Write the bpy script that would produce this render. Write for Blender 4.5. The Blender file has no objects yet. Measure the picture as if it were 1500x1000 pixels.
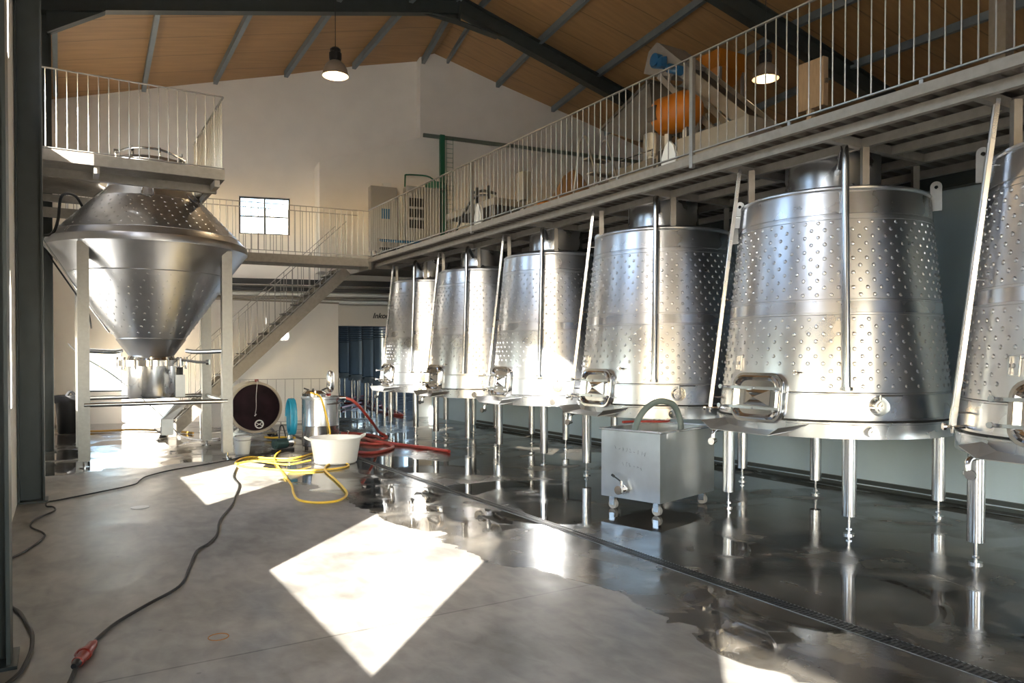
import bpy, bmesh, math, random
from mathutils import Vector, Matrix
random.seed(7)
SC = bpy.context.scene
COL = SC.collection
PI = math.pi

# ------------------------------------------------------------------ camera
FPX = 1100.0
YAW = math.atan(660 / FPX)
PITCH = math.radians(0.8)
EYE = 1.6
PX, PY = 750.0, 521 + FPX * math.tan(PITCH)
sY, cY, sP, cP = math.sin(YAW), math.cos(YAW), math.sin(PITCH), math.cos(PITCH)
CF = (sY * cP, cY * cP, -sP)
CR = (cY, -sY, 0)
CU = (sY * sP, cY * sP, cP)
cd = bpy.data.cameras.new('camera')
cd.sensor_width = 36
cd.lens = FPX / 1500 * 36
cd.shift_y = (PY - 500) / 1500
cd.clip_start = .05
cam = bpy.data.objects.new('camera', cd)
COL.objects.link(cam)
cam.location = (0, 0, EYE)
cam.rotation_euler = (PI / 2 - PITCH, 0, -YAW)
SC.camera = cam


def fl(px, py, z=0.0):
    """world point at height z seen at that place of the photograph"""
    a = (px - PX) / FPX
    b = (PY - py) / FPX
    r = [CF[i] + a * CR[i] + b * CU[i] for i in range(3)]
    t = (z - EYE) / r[2]
    return Vector((r[0] * t, r[1] * t, z))


def flx(px, py, x):
    a = (px - PX) / FPX
    b = (PY - py) / FPX
    r = [CF[i] + a * CR[i] + b * CU[i] for i in range(3)]
    t = x / r[0]
    return Vector((x, r[1] * t, EYE + r[2] * t))


# ------------------------------------------------------------------ materials
MATS = {}


def mat(name, color=(.5, .5, .5), metal=0.0, rough=.5, bump=0, bscale=20, stretch=None, spec=.5, var=0, vscale=3,
        emis=None, estr=0, coat=0, rvar=0):
    m = bpy.data.materials.new(name)
    m.use_nodes = True
    nt = m.node_tree
    b = nt.nodes['Principled BSDF']
    b.inputs['Base Color'].default_value = (*color, 1)
    b.inputs['Metallic'].default_value = metal
    b.inputs['Roughness'].default_value = rough
    b.inputs['Specular IOR Level'].default_value = spec
    b.inputs['Coat Weight'].default_value = coat
    if emis:
        b.inputs['Emission Color'].default_value = (*emis, 1)
        b.inputs['Emission Strength'].default_value = estr
    if bump or var or rvar:
        tc = nt.nodes.new('ShaderNodeTexCoord')
        mp = nt.nodes.new('ShaderNodeMapping')
        nt.links.new(tc.outputs['Object'], mp.inputs[0])
        if stretch:
            mp.inputs['Scale'].default_value = stretch
    if bump:
        n = nt.nodes.new('ShaderNodeTexNoise')
        n.inputs['Scale'].default_value = bscale
        n.inputs['Detail'].default_value = 3
        nt.links.new(mp.outputs[0], n.inputs['Vector'])
        bp = nt.nodes.new('ShaderNodeBump')
        bp.inputs['Strength'].default_value = bump
        bp.inputs['Distance'].default_value = .02
        nt.links.new(n.outputs[0], bp.inputs['Height'])
        nt.links.new(bp.outputs[0], b.inputs['Normal'])
    if var:
        n = nt.nodes.new('ShaderNodeTexNoise')
        n.inputs['Scale'].default_value = vscale
        n.inputs['Detail'].default_value = 5
        nt.links.new(mp.outputs[0], n.inputs['Vector'])
        mr = nt.nodes.new('ShaderNodeMapRange')
        mr.inputs[1].default_value = .3
        mr.inputs[2].default_value = .7
        mr.inputs[3].default_value = 1 - var
        mr.inputs[4].default_value = 1 + var
        nt.links.new(n.outputs[0], mr.inputs[0])
        mx = nt.nodes.new('ShaderNodeVectorMath')
        mx.operation = 'SCALE'
        mx.inputs[0].default_value = color
        nt.links.new(mr.outputs[0], mx.inputs['Scale'])
        nt.links.new(mx.outputs[0], b.inputs['Base Color'])
        if rvar:
            mr2 = nt.nodes.new('ShaderNodeMapRange')
            mr2.inputs[1].default_value = .3
            mr2.inputs[2].default_value = .7
            mr2.inputs[3].default_value = max(.02, rough - rvar)
            mr2.inputs[4].default_value = rough + rvar
            nt.links.new(n.outputs[0], mr2.inputs[0])
            nt.links.new(mr2.outputs[0], b.inputs['Roughness'])
    MATS[name] = m
    return m


STEEL = mat('brushed_steel', (.60, .61, .63), 1, .27, bump=.05, bscale=3, var=.05, vscale=2, rvar=.03)
STEELD = mat('dimpled_steel', (.57, .58, .60), 1, .31, bump=.06, bscale=4, var=.05, vscale=2.5, rvar=.04)
POL = mat('polished_steel', (.74, .73, .72), 1, .12)
PIPE = mat('pipe_steel', (.55, .56, .57), 1, .20)
SHEET = mat('grey_sheet_steel', (.46, .47, .48), .9, .42, var=.08, vscale=4)
CARTM = mat('cart_steel', (.50, .53, .55), .9, .33, bump=.05, bscale=3, var=.08, vscale=5, rvar=.05)
GALV = mat('galvanised_steel', (.27, .245, .21), .45, .5, var=.10, vscale=14)
GALVW = mat('pale_galvanised_rail', (.33, .32, .30), .75, .36, var=.06, vscale=20)
DECK = mat('deck_sheet', (.11, .095, .08), .6, .45, var=.12, vscale=8)
DARKST = mat('dark_grey_paint', (.042, .052, .050), .0, .45, var=.10, vscale=6)
PURL = mat('grey_purlin_paint', (.20, .235, .25), .3, .5, var=.06, vscale=6)
WHITE = mat('white_wall_paint', (.86, .82, .76), 0, .45, bump=.05, bscale=1.2, var=.03, vscale=2)
PANELW = mat('white_panel', (.84, .82, .78), 0, .22, bump=.22, bscale=1.3, var=.02)
PALEB = mat('pale_blue_white_paint', (.47, .60, .68), 0, .4, bump=.05, bscale=2, var=.04, vscale=2)
DIRT = mat('wall_foot_dirt', (.10, .085, .065), 0, .6, var=.3, vscale=10)
RUB = mat('black_rubber', (.015, .015, .016), 0, .55)
BLKP = mat('black_plastic', (.02, .021, .022), 0, .35)
REDP = mat('red_plastic', (.24, .018, .010), 0, .35)
REDH = mat('red_hose_rubber', (.33, .045, .035), 0, .38, var=.12, vscale=8)
YELH = mat('yellow_hose', (.80, .52, .05), 0, .4, var=.08, vscale=8)
BLUEH = mat('blue_hose', (.01, .22, .36), 0, .35)
GREYH = mat('grey_green_hose', (.13, .17, .17), 0, .35)
WPLAS = mat('white_plastic', (.80, .80, .76), 0, .35)
BEIGE = mat('beige_barrel', (.50, .43, .33), 0, .45, var=.1, vscale=5)
BARH = mat('dark_wine_barrel_head', (.022, .010, .014), 0, .6, var=.5, vscale=3, spec=.15)
ORANGE = mat('orange_paint', (.42, .14, .012), 0, .4)
BLUEP = mat('blue_paint', (.015, .11, .25), 0, .4)
GREENP = mat('green_paint', (.02, .14, .075), 0, .45)
GREYB = mat('grey_cabinet_paint', (.34, .34, .33), 0, .45)
LGREY = mat('light_machine_paint', (.28, .26, .23), .2, .4, var=.08, vscale=6)
MGREY = mat('dark_machine_paint', (.10, .095, .085), .2, .45, var=.15, vscale=6)
WOODP = mat('light_wood_board', (.36, .26, .17), 0, .6, var=.12, vscale=6, stretch=(6, 6, 1))
TEXTM = mat('black_lettering', (.02, .02, .02), 0, .5)
INKM = mat('grey_marker_ink', (.16, .17, .19), 0, .6)
GOLD = mat('orange_ochre', (.55, .30, .05), 0, .5)
GLASSBL = mat('grimy_glass', (.85, .85, .85), .2, .1)
LAMPIN = mat('lamp_reflector', (.8, .75, .65), 0, .35)
LAMPSH = mat('lamp_shade_aluminium', (.40, .35, .29), .6, .42)
BULB = mat('lamp_bulb', (1, .9, .7), 0, .3, emis=(1.0, .72, .40), estr=14)


def wood_ceiling():
    m = bpy.data.materials.new('brown_insulated_ceiling_panels')
    m.use_nodes = True
    nt = m.node_tree
    b = nt.nodes['Principled BSDF']
    g = nt.nodes.new('ShaderNodeNewGeometry')
    sp = nt.nodes.new('ShaderNodeSeparateXYZ')
    nt.links.new(g.outputs['Position'], sp.inputs[0])
    # joint lines across the roof every 1.1 m
    a = nt.nodes.new('ShaderNodeMath'); a.operation = 'MULTIPLY_ADD'
    nt.links.new(sp.outputs[0], a.inputs[0]); a.inputs[1].default_value = .11
    nt.links.new(sp.outputs[1], a.inputs[2])
    mo = nt.nodes.new('ShaderNodeMath'); mo.operation = 'PINGPONG'
    nt.links.new(a.outputs[0], mo.inputs[0]); mo.inputs[1].default_value = .5
    lt = nt.nodes.new('ShaderNodeMapRange')
    nt.links.new(mo.outputs[0], lt.inputs[0])
    lt.inputs[1].default_value = .0; lt.inputs[2].default_value = .022
    lt.inputs[3].default_value = .45; lt.inputs[4].default_value = 1
    n = nt.nodes.new('ShaderNodeTexNoise')
    mp = nt.nodes.new('ShaderNodeMapping'); mp.inputs['Scale'].default_value = (.6, 7, 2)
    nt.links.new(g.outputs['Position'], mp.inputs[0]); nt.links.new(mp.outputs[0], n.inputs['Vector'])
    n.inputs['Scale'].default_value = 1.6
    mr = nt.nodes.new('ShaderNodeMapRange')
    nt.links.new(n.outputs[0], mr.inputs[0])
    mr.inputs[1].default_value = .3; mr.inputs[2].default_value = .7
    mr.inputs[3].default_value = .9; mr.inputs[4].default_value = 1.1
    mu = nt.nodes.new('ShaderNodeMath'); mu.operation = 'MULTIPLY'
    nt.links.new(lt.outputs[0], mu.inputs[0]); nt.links.new(mr.outputs[0], mu.inputs[1])
    v = nt.nodes.new('ShaderNodeVectorMath'); v.operation = 'SCALE'
    v.inputs[0].default_value = (.41, .235, .10)
    nt.links.new(mu.outputs[0], v.inputs['Scale'])
    nt.links.new(v.outputs[0], b.inputs['Base Color'])
    b.inputs['Roughness'].default_value = .5
    return m


CEIL = wood_ceiling()


def floor_mat():
    m = bpy.data.materials.new('polished_concrete_wet_and_dry')
    m.use_nodes = True
    nt = m.node_tree
    N, L = nt.nodes, nt.links
    b = N['Principled BSDF']
    g = N.new('ShaderNodeNewGeometry')
    sp = N.new('ShaderNodeSeparateXYZ'); L.new(g.outputs['Position'], sp.inputs[0])

    def noise(scale, detail=4, st=None, dist=0):
        n = N.new('ShaderNodeTexNoise')
        n.inputs['Scale'].default_value = scale; n.inputs['Detail'].default_value = detail
        n.inputs['Distortion'].default_value = dist
        if st:
            mp = N.new('ShaderNodeMapping'); mp.inputs['Scale'].default_value = st
            L.new(g.outputs['Position'], mp.inputs[0]); L.new(mp.outputs[0], n.inputs['Vector'])
        else:
            L.new(g.outputs['Position'], n.inputs['Vector'])
        return n.outputs[0]

    def math_(op, a, bb=None, c=None):
        n = N.new('ShaderNodeMath'); n.operation = op
        for i, v in enumerate((a, bb, c)):
            if v is None: continue
            if isinstance(v, (int, float)): n.inputs[i].default_value = v
            else: L.new(v, n.inputs[i])
        return n.outputs[0]

    def mr(a, f0, f1, t0, t1, smooth=False):
        n = N.new('ShaderNodeMapRange')
        if smooth: n.interpolation_type = 'SMOOTHSTEP'
        L.new(a, n.inputs[0])
        for i, v in enumerate((f0, f1, t0, t1)): n.inputs[i + 1].default_value = v
        return n.outputs[0]
    x, y = sp.outputs[0], sp.outputs[1]
    nA = noise(.9, 5, dist=.4)
    # left limit of the wet area: x = 3.35 - .13*(y-3.5)
    xb = math_('MULTIPLY_ADD', y, -.085, 3.38)
    w1 = math_('SUBTRACT', x, xb)
    w1 = math_('ADD', w1, math_('MULTIPLY_ADD', nA, 1.5, -.75))
    w1 = mr(w1, -.02, .03, 0, 1, True)
    w2 = math_('ADD', math_('SUBTRACT', y, 11.9), math_('MULTIPLY_ADD', nA, 3.0, -1.5))
    w2 = mr(w2, -.03, .05, 0, 1, True)
    wet = math_('MAXIMUM', w1, w2)
    # standing water: nearly everywhere that is wet, broken by damp islands
    nB = noise(.75, 5, dist=.6)
    pud = math_('MULTIPLY', wet, mr(nB, .46, .53, 0, 1, True))
    # near the drain always standing; far right partly drying
    # base colour
    nC = noise(1.5, 9, dist=.5); nD = noise(.5, 3); nE = noise(9, 8, (1, .5, 1), .4)
    base = math_('ADD', mr(nC, .33, .67, -.34, .26), mr(nD, .35, .65, -.18, .16))
    base = math_('ADD', base, mr(nE, .35, .65, -.15, .13))
    vor = N.new('ShaderNodeTexVoronoi'); vor.inputs['Scale'].default_value = 2.3
    L.new(g.outputs['Position'], vor.inputs['Vector'])
    spot = mr(vor.outputs['Distance'], .02, .035, -.35, 0)
    base = math_('ADD', base, spot)
    jl = math_('PINGPONG', math_('ADD', math_('MULTIPLY_ADD', x, -.01, y), -4.175 + 50), 2.5)
    jl = mr(jl, .004, .009, -.45, 0)
    base = math_('ADD', base, jl)
    base = math_('ADD', base, 1.0)
    dry = N.new('ShaderNodeVectorMath'); dry.operation = 'SCALE'
    dry.inputs[0].default_value = (.285, .27, .245)
    L.new(base, dry.inputs['Scale'])
    wetc = N.new('ShaderNodeVectorMath'); wetc.operation = 'SCALE'
    wetc.inputs[0].default_value = (.056, .050, .041)
    wb = math_('ADD', math_('POWER', base, 2.0), mr(noise(2.2, 8, dist=.8), .5, .62, 0, 1.1, True))
    L.new(wb, wetc.inputs['Scale'])
    mx = N.new('ShaderNodeMix'); mx.data_type = 'RGBA'
    L.new(wet, mx.inputs[0]); L.new(dry.outputs[0], mx.inputs[6]); L.new(wetc.outputs[0], mx.inputs[7])
    L.new(mx.outputs[2], b.inputs['Base Color'])
    # roughness
    rdry = mr(nC, .3, .7, .30, .50)
    rdamp = mr(nC, .35, .65, .10, .34)
    r1 = N.new('ShaderNodeMix'); L.new(wet, r1.inputs[0]); L.new(rdry, r1.inputs[2]); L.new(rdamp, r1.inputs[3])
    r2 = N.new('ShaderNodeMix'); L.new(pud, r2.inputs[0]); L.new(r1.outputs[0], r2.inputs[2]); r2.inputs[3].default_value = .025
    L.new(r2.outputs[0], b.inputs['Roughness'])
    sI = N.new('ShaderNodeMix'); L.new(pud, sI.inputs[0]); sI.inputs[2].default_value = .5; sI.inputs[3].default_value = .9
    L.new(sI.outputs[0], b.inputs['Specular IOR Level'])
    # bump: fine concrete, calm water
    h1 = noise(30, 3); h2 = noise(2.2, 2)
    hs = math_('MULTIPLY', h1, mr(pud, 0, 1, .10, .004))
    hs = math_('ADD', hs, math_('MULTIPLY', h2, .05))
    bp = N.new('ShaderNodeBump'); bp.inputs['Strength'].default_value = .35; bp.inputs['Distance'].default_value = .02
    L.new(hs, bp.inputs['Height']); L.new(bp.outputs[0], b.inputs['Normal'])
    return m


FLOOR = floor_mat()


def glass_mat():
    m = bpy.data.materials.new('window_glass')
    m.use_nodes = True
    nt = m.node_tree
    nt.nodes.clear()
    o = nt.nodes.new('ShaderNodeOutputMaterial')
    t = nt.nodes.new('ShaderNodeBsdfTransparent'); t.inputs[0].default_value = (.97, .98, .98, 1)
    gl = nt.nodes.new('ShaderNodeBsdfGlossy'); gl.inputs['Roughness'].default_value = .02
    lw = nt.nodes.new('ShaderNodeLayerWeight'); lw.inputs[0].default_value = .5
    pw = nt.nodes.new('ShaderNodeMath'); pw.operation = 'POWER'; pw.inputs[1].default_value = 5
    nt.links.new(lw.outputs['Facing'], pw.inputs[0])
    fr = nt.nodes.new('ShaderNodeMath'); fr.operation = 'MULTIPLY_ADD'; fr.inputs[1].default_value = .9; fr.inputs[2].default_value = .04
    nt.links.new(pw.outputs[0], fr.inputs[0])
    mx = nt.nodes.new('ShaderNodeMixShader')
    nt.links.new(fr.outputs[0], mx.inputs[0]); nt.links.new(t.outputs[0], mx.inputs[1]); nt.links.new(gl.outputs[0], mx.inputs[2])
    nt.links.new(mx.outputs[0], o.inputs[0])
    return m


GLASS = glass_mat()


# ------------------------------------------------------------------ mesh builder
class MB:
    def __init__(s):
        s.v = []; s.f = []; s.flat = []

    def add(s, vs, fs):
        o = len(s.v)
        s.v += [tuple(p) for p in vs]
        s.f += [tuple(i + o for i in f) for f in fs]
        return s

    def box(s, x0, x1, y0, y1, z0, z1, M=None):
        vs = [Vector((x, y, z)) for x in (x0, x1) for y in (y0, y1) for z in (z0, z1)]
        if M: vs = [M @ v for v in vs]
        return s.add(vs, [(0, 1, 3, 2), (4, 6, 7, 5), (0, 4, 5, 1), (2, 3, 7, 6), (0, 2, 6, 4), (1, 5, 7, 3)])

    def bar(s, p0, p1, w, h, up=(0, 0, 1)):
        """box beam between two points, w wide (sideways), h high"""
        p0, p1 = Vector(p0), Vector(p1)
        d = (p1 - p0).normalized()
        u = Vector(up)
        r = d.cross(u)
        if r.length < 1e-4: r = d.cross(Vector((0, 1, 0)))
        r.normalize(); u = r.cross(d).normalized()
        vs = []
        for p in (p0, p1):
            for a, b in ((-1, -1), (1, -1), (1, 1), (-1, 1)):
                vs.append(p + r * a * w / 2 + u * b * h / 2)
        return s.add(vs, [(3, 2, 1, 0), (4, 5, 6, 7), (0, 1, 5, 4), (1, 2, 6, 5), (2, 3, 7, 6), (3, 0, 4, 7)])

    def tube(s, pts, r, n=8, caps=True, radii=None):
        pts = [Vector(p) for p in pts]
        rings = []
        prev = None
        for i, p in enumerate(pts):
            if i == 0: d = pts[1] - p
            elif i == len(pts) - 1: d = p - pts[i - 1]
            else: d = (pts[i + 1] - p).normalized() + (p - pts[i - 1]).normalized()
            if d.length < 1e-7: d = Vector((0, 0, 1))
            d.normalize()
            if prev is None:
                a = Vector((0, 0, 1)) if abs(d.z) < .9 else Vector((1, 0, 0))
                u = d.cross(a).normalized()
            else:
                u = prev - d * prev.dot(d)
                if u.length < 1e-4: u = d.orthogonal()
                u.normalize()
            prev = u
            w = d.cross(u)
            rr = radii[i] if radii else r
            rings.append([p + (u * math.cos(2 * PI * k / n) + w * math.sin(2 * PI * k / n)) * rr for k in range(n)])
        vs = [q for R_ in rings for q in R_]
        fs = []
        for i in range(len(rings) - 1):
            for k in range(n):
                a = i * n + k; b = i * n + (k + 1) % n
                fs.append((a, b, b + n, a + n))
        if caps:
            fs.append(tuple(range(n - 1, -1, -1)))
            fs.append(tuple((len(rings) - 1) * n + k for k in range(n)))
        return s.add(vs, fs)

    def cyl(s, p0, p1, r, n=12, r2=None):
        return s.tube([p0, p1], r, n, True, [r, r if r2 is None else r2])

    def lathe(s, prof, n=48, c=(0, 0, 0), close=False):
        """prof: list of (radius, z)"""
        vs = []; fs = []
        for r, z in prof:
            for k in range(n):
                a = 2 * PI * k / n
                vs.append((c[0] + r * math.cos(a), c[1] + r * math.sin(a), c[2] + z))
        for i in range(len(prof) - 1):
            for k in range(n):
                a = i * n + k; b = i * n + (k + 1) % n
                fs.append((a, b, b + n, a + n))
        if close:
            fs.append(tuple(range(n - 1, -1, -1)))
            fs.append(tuple((len(prof) - 1) * n + k for k in range(n)))
        return s.add(vs, fs)

    def disc(s, p, nrm, r, n=16, thick=.01):
        p = Vector(p); nrm = Vector(nrm).normalized()
        return s.cyl(p - nrm * thick / 2, p + nrm * thick / 2, r, n)

    def dome(s, p, nrm, r, h, n=6):
        p = Vector(p); nrm = Vector(nrm).normalized()
        u = nrm.orthogonal().normalized(); w = nrm.cross(u)
        vs = []
        for rr, hh in ((r, -.002), (r * .72, h * .7)):
            for k in range(n):
                a = 2 * PI * k / n
                vs.append(p + (u * math.cos(a) + w * math.sin(a)) * rr + nrm * hh)
        vs.append(p + nrm * h)
        fs = []
        for k in range(n):
            fs.append((k, (k + 1) % n, n + (k + 1) % n, n + k))
            fs.append((n + k, n + (k + 1) % n, 2 * n))
        return s.add(vs, fs)

    def build(s, name, m, parent=None, loc=None, rz=0, smooth=True, ang=35, bevel=0, recalc=True):
        me = bpy.data.meshes.new(name)
        me.from_pydata(s.v, [], s.f)
        if recalc:
            bm = bmesh.new(); bm.from_mesh(me)
            bmesh.ops.recalc_face_normals(bm, faces=bm.faces)
            bm.to_mesh(me); bm.free()
        if smooth:
            me.polygons.foreach_set('use_smooth', [True] * len(me.polygons))
            me.set_sharp_from_angle(angle=math.radians(ang))
        me.materials.append(m)
        o = bpy.data.objects.new(name, me)
        COL.objects.link(o)
        if parent: o.parent = parent
        if loc: o.location = loc
        o.rotation_euler = (0, 0, rz)
        if bevel:
            bv = o.modifiers.new('bevel', 'BEVEL'); bv.width = bevel; bv.segments = 2; bv.limit_method = 'ANGLE'
        return o


def empty(name, loc=(0, 0, 0), rz=0):
    o = bpy.data.objects.new(name, None)
    o.empty_display_size = .1
    COL.objects.link(o)
    o.location = loc; o.rotation_euler = (0, 0, rz)
    return o


def tag(o, label, cat, group=None, kind=None):
    o['label'] = label; o['category'] = cat
    if group: o['group'] = group
    if kind: o['kind'] = kind
    return o


def struct(o, label=None):
    o['kind'] = 'structure'
    if label: o['label'] = label
    return o


def kids(o):
    return [c for c in bpy.data.objects if c.parent == o]


def copy_tree(o, parent=None):
    c = o.copy(); COL.objects.link(c)
    if parent: c.parent = parent
    for ch in kids(o): copy_tree(ch, c)
    return c


def spline(pts, sub=6):
    pts = [Vector(p) for p in pts]
    out = []
    for i in range(len(pts) - 1):
        p0 = pts[max(i - 1, 0)]; p1 = pts[i]; p2 = pts[i + 1]; p3 = pts[min(i + 2, len(pts) - 1)]
        for k in range(sub):
            t = k / sub
            out.append(.5 * ((2 * p1) + (p2 - p0) * t + (2 * p0 - 5 * p1 + 4 * p2 - p3) * t * t + (3 * p1 - p0 - 3 * p2 + p3) * t ** 3))
    out.append(pts[-1])
    return out


# ================================================================== SETTING
XL = -.42           # inner face of the left wall
XR = 8.35           # inner face of the lower right wall
WP = Vector((8.37, 18.05, 0))
WS = math.radians(6.8)
WD = Vector((math.cos(WS), -math.sin(WS), 0))     # along the gable wall (to the right)
WN = Vector((math.sin(WS), math.cos(WS), 0))      # away from the camera


WE = WP + WD * ((7.964 - WP.x) / WD.x)            # upright edge where the gable wall bends
WS1 = math.radians(16)
WD1 = Vector((math.cos(WS1), -math.sin(WS1), 0))
WN1 = Vector((math.sin(WS1), math.cos(WS1), 0))


def onW(x, off=0, side=None):
    if (x < 7.964 and side is None) or side == 'left':
        return WE + WD1 * ((x - WE.x) / WD1.x) + WN1 * off
    return WP + WD * ((x - WP.x) / WD.x) + WN * off


m = MB().box(XL - 1, 18, -7, 31, -.2, 0)
struct(m.build('floor', FLOOR, smooth=False))

# ---- left wall with window holes
WIN_Y = [(-3.2, -.76), (1.5, 3.9), (6.5, 8.85), (11.5, 13.85), (16.45, 18.3)]
LOW = (1.09, 2.43)
UPP = (4.50, 5.86)
m = MB()
x0, x1 = XL - .22, XL


def wall_y(m, x0, x1, ya, yb, z0, z1, holes):
    """wall slab in a plane of constant x with rectangular holes (y0,y1,z0,z1)"""
    ys = sorted({ya, yb} | {h[0] for h in holes} | {h[1] for h in holes})
    for a, b in zip(ys[:-1], ys[1:]):
        hs = sorted([(h[2], h[3]) for h in holes if h[0] <= a + 1e-6 and h[1] >= b - 1e-6])
        z = z0
        for h0, h1 in hs:
            m.box(x0, x1, a, b, z, h0); z = h1
        m.box(x0, x1, a, b, z, z1)


WINS = [(a, b, *LOW) for a, b in WIN_Y] + [(1.5, 3.9, *UPP), (6.5, 8.85, *UPP), (10.45, 12.9, 4.5, 5.42), (16.45, 18.3, *UPP)]
holes = WINS
wall_y(m, x0, x1, -6.2, 20.9, 0, 7.55, holes)
struct(m.build('wall_left', WHITE, smooth=False))
wi = 1
for a, b, z0, z1 in WINS:
    if True:
        w = empty('window_%d' % wi, (XL - .11, (a + b) / 2, z0)); wi += 1
        w['kind'] = 'structure'
        h = (b - a) / 2; H = z1 - z0
        f = MB()
        t = .04
        f.box(-.03, .03, -h, h, 0, t).box(-.03, .03, -h, h, H - t, H)
        f.box(-.03, .03, -h, -h + t, t, H - t).box(-.03, .03, h - t, h, t, H - t)
        f.build('window_frame', DARKST, w, smooth=False)
        g = MB().box(-.003, .003, -h + t, h - t, t, H - t)
        g.build('pane', GLASS, w, smooth=False)

# ---- gable wall (skewed), in pieces around the openings, built as extruded polygons
def slabW(m, pts, o0=0, o1=.25, side=None):
    """pts: (x, z) corners on the gable plane"""
    n = len(pts)
    A = [onW(x, o0, side) + Vector((0, 0, z)) for x, z in pts]
    B = [onW(x, o1, side) + Vector((0, 0, z)) for x, z in pts]
    m.add(A + B, [tuple(range(n))[::-1], tuple(range(n, 2 * n))] + [(i, (i + 1) % n, n + (i + 1) % n, n + i) for i in range(n)])


def zroof(x):
    return 9.40 - .265 * (x - 8.37) if x > 8.37 else (9.29 - .207 * (7.964 - x) if x < 7.964 else 9.40 - .25 * (8.37 - x))


m = MB()
wx0, wx1, wz0, wz1 = 3.76, 4.915, 4.605, 5.53        # window above the catwalk
lx0, lx1, lz0, lz1 = .50, 1.23, .75, 1.72          # low window behind the funnel tank
dx0, dx1, dz = 5.9, 7.96, 2.38                     # doorway
T = .4
slabW(m, [(-.9, 0), (lx0, 0), (lx0, zroof(lx0) + T), (-.9, zroof(-.9) + T)])
slabW(m, [(lx0, 0), (lx1, 0), (lx1, lz0), (lx0, lz0)])
slabW(m, [(lx0, lz1), (lx1, lz1), (lx1, zroof(lx1) + T), (lx0, zroof(lx0) + T)])
slabW(m, [(lx1, 0), (wx0, 0), (wx0, zroof(wx0) + T), (lx1, zroof(lx1) + T)])
slabW(m, [(wx0, 0), (wx1, 0), (wx1, wz0), (wx0, wz0)])
slabW(m, [(wx0, wz1), (wx1, wz1), (wx1, zroof(wx1) + T), (wx0, zroof(wx0) + T)])
slabW(m, [(wx1, 0), (dx0, 0), (dx0, zroof(dx0) + T), (wx1, zroof(wx1) + T)])
slabW(m, [(dx0, dz), (7.963, dz), (7.963, zroof(7.96) + T), (dx0, zroof(dx0) + T)])
slabW(m, [(7.964, 0), (8.37, 0), (8.37, zroof(8.37) + T), (7.964, zroof(7.964) + T)])
slabW(m, [(8.37, 0), (17.3, 0), (17.3, zroof(17.3) + T), (8.37, zroof(8.37) + T)])
struct(m.build('wall_back', WHITE, smooth=False))
# projecting part of the gable (the box of the next hall)
m = MB()
slabW(m, [(5.44, 3.66), (17.2, 3.66), (17.2, zroof(17.2) + .05), (8.37, zroof(8.37) + .05), (7.97, zroof(7.97) + .05), (7.97, 7.2), (5.44, 6.32)], -.30, -.002, 'right')
slabW(m, [(5.44, 3.66), (7.96, 3.66), (7.96, 7.2), (5.44, 6.32)], -.002, .75, 'right')
struct(m.build('wall_projection', WHITE, smooth=False))
for (x0, x1, z0, z1) in ((wx0, wx1, wz0, wz1), (lx0, lx1, lz0, lz1)):
    w = empty('window_%d' % wi, onW((x0 + x1) / 2, .1) + Vector((0, 0, z0)), -WS1); wi += 1
    w['kind'] = 'structure'
    h = (x1 - x0) / 2 / WD1.x; H = z1 - z0; t = .035
    f = MB()
    f.box(-h, h, -.03, .03, 0, t).box(-h, h, -.03, .03, H - t, H).box(-h, -h + t, -.03, .03, t, H - t).box(h - t, h, -.03, .03, t, H - t)
    if z0 > 3: f.box(-.018, .018, -.025, .025, t, H - t).box(-h + t, -.018, -.025, .025, H * .47, H * .47 + .03).box(.018, h - t, -.025, .025, H * .47, H * .47 + .03)
    f.build('window_frame', DARKST, w, smooth=False)
    MB().box(-h + t, h - t, -.003, .003, t, H - t).build('pane', GLASS, w, smooth=False)

# ---- right side: low wall under the mezzanine, outer wall above
m = MB().box(XR, XR + .15, -6, 18.02, 0, 3.52)
struct(m.build('wall_right', PALEB, smooth=False))
m = MB().box(17, 17.2, -6, 17.2, 3.4, 7.6)
struct(m.build('wall_right_upper', WHITE, smooth=False))
m = MB().box(XR - .035, XR, 1.0, 15.5, .05, .10).box(XR - .05, XR, 1.0, 15.5, 0, .03)
struct(m.build('trim_right_foot', DARKST, smooth=False))
# ---- wall behind the camera with a big open gate
m = MB()
m.box(XL - .2, 1.2, -6.2, -6, 0, 9.6).box(5.4, 17.2, -6.2, -6, 0, 9.6).box(1.2, 5.4, -6.2, -6, 3.7, 9.6)
struct(m.build('wall_front', WHITE, smooth=False))

# ---- roof
GAB = [(-.9, None), (1.687, 7.925), (3.206, 8.25), (4.763, 8.57), (6.328, 8.934), (7.963, 9.243), (8.37, 9.40), (10.02, 8.93), (11.67, 8.50), (13.35, 8.05), (15.05, 7.60), (17.3, 7.02)]
A8 = math.radians(8.7)


def line_pts(xw, z, near=None, slope=None):
    """stations of a roof line: gable, frame 2, frame 1, front wall"""
    p = onW(xw)
    k = slope if slope is not None else math.tan(A8)
    pts = [Vector((p.x + k * .3, p.y + .3, z))]
    for y in (14.6, 9.67):
        pts.append(Vector((p.x - k * (p.y - y), y, z)))
        if slope is not None and y == 14.6:
            k2 = min(k, .06)
    q = pts[-1]
    pts.append(Vector((q.x, -6.2, z)))
    return pts


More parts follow.
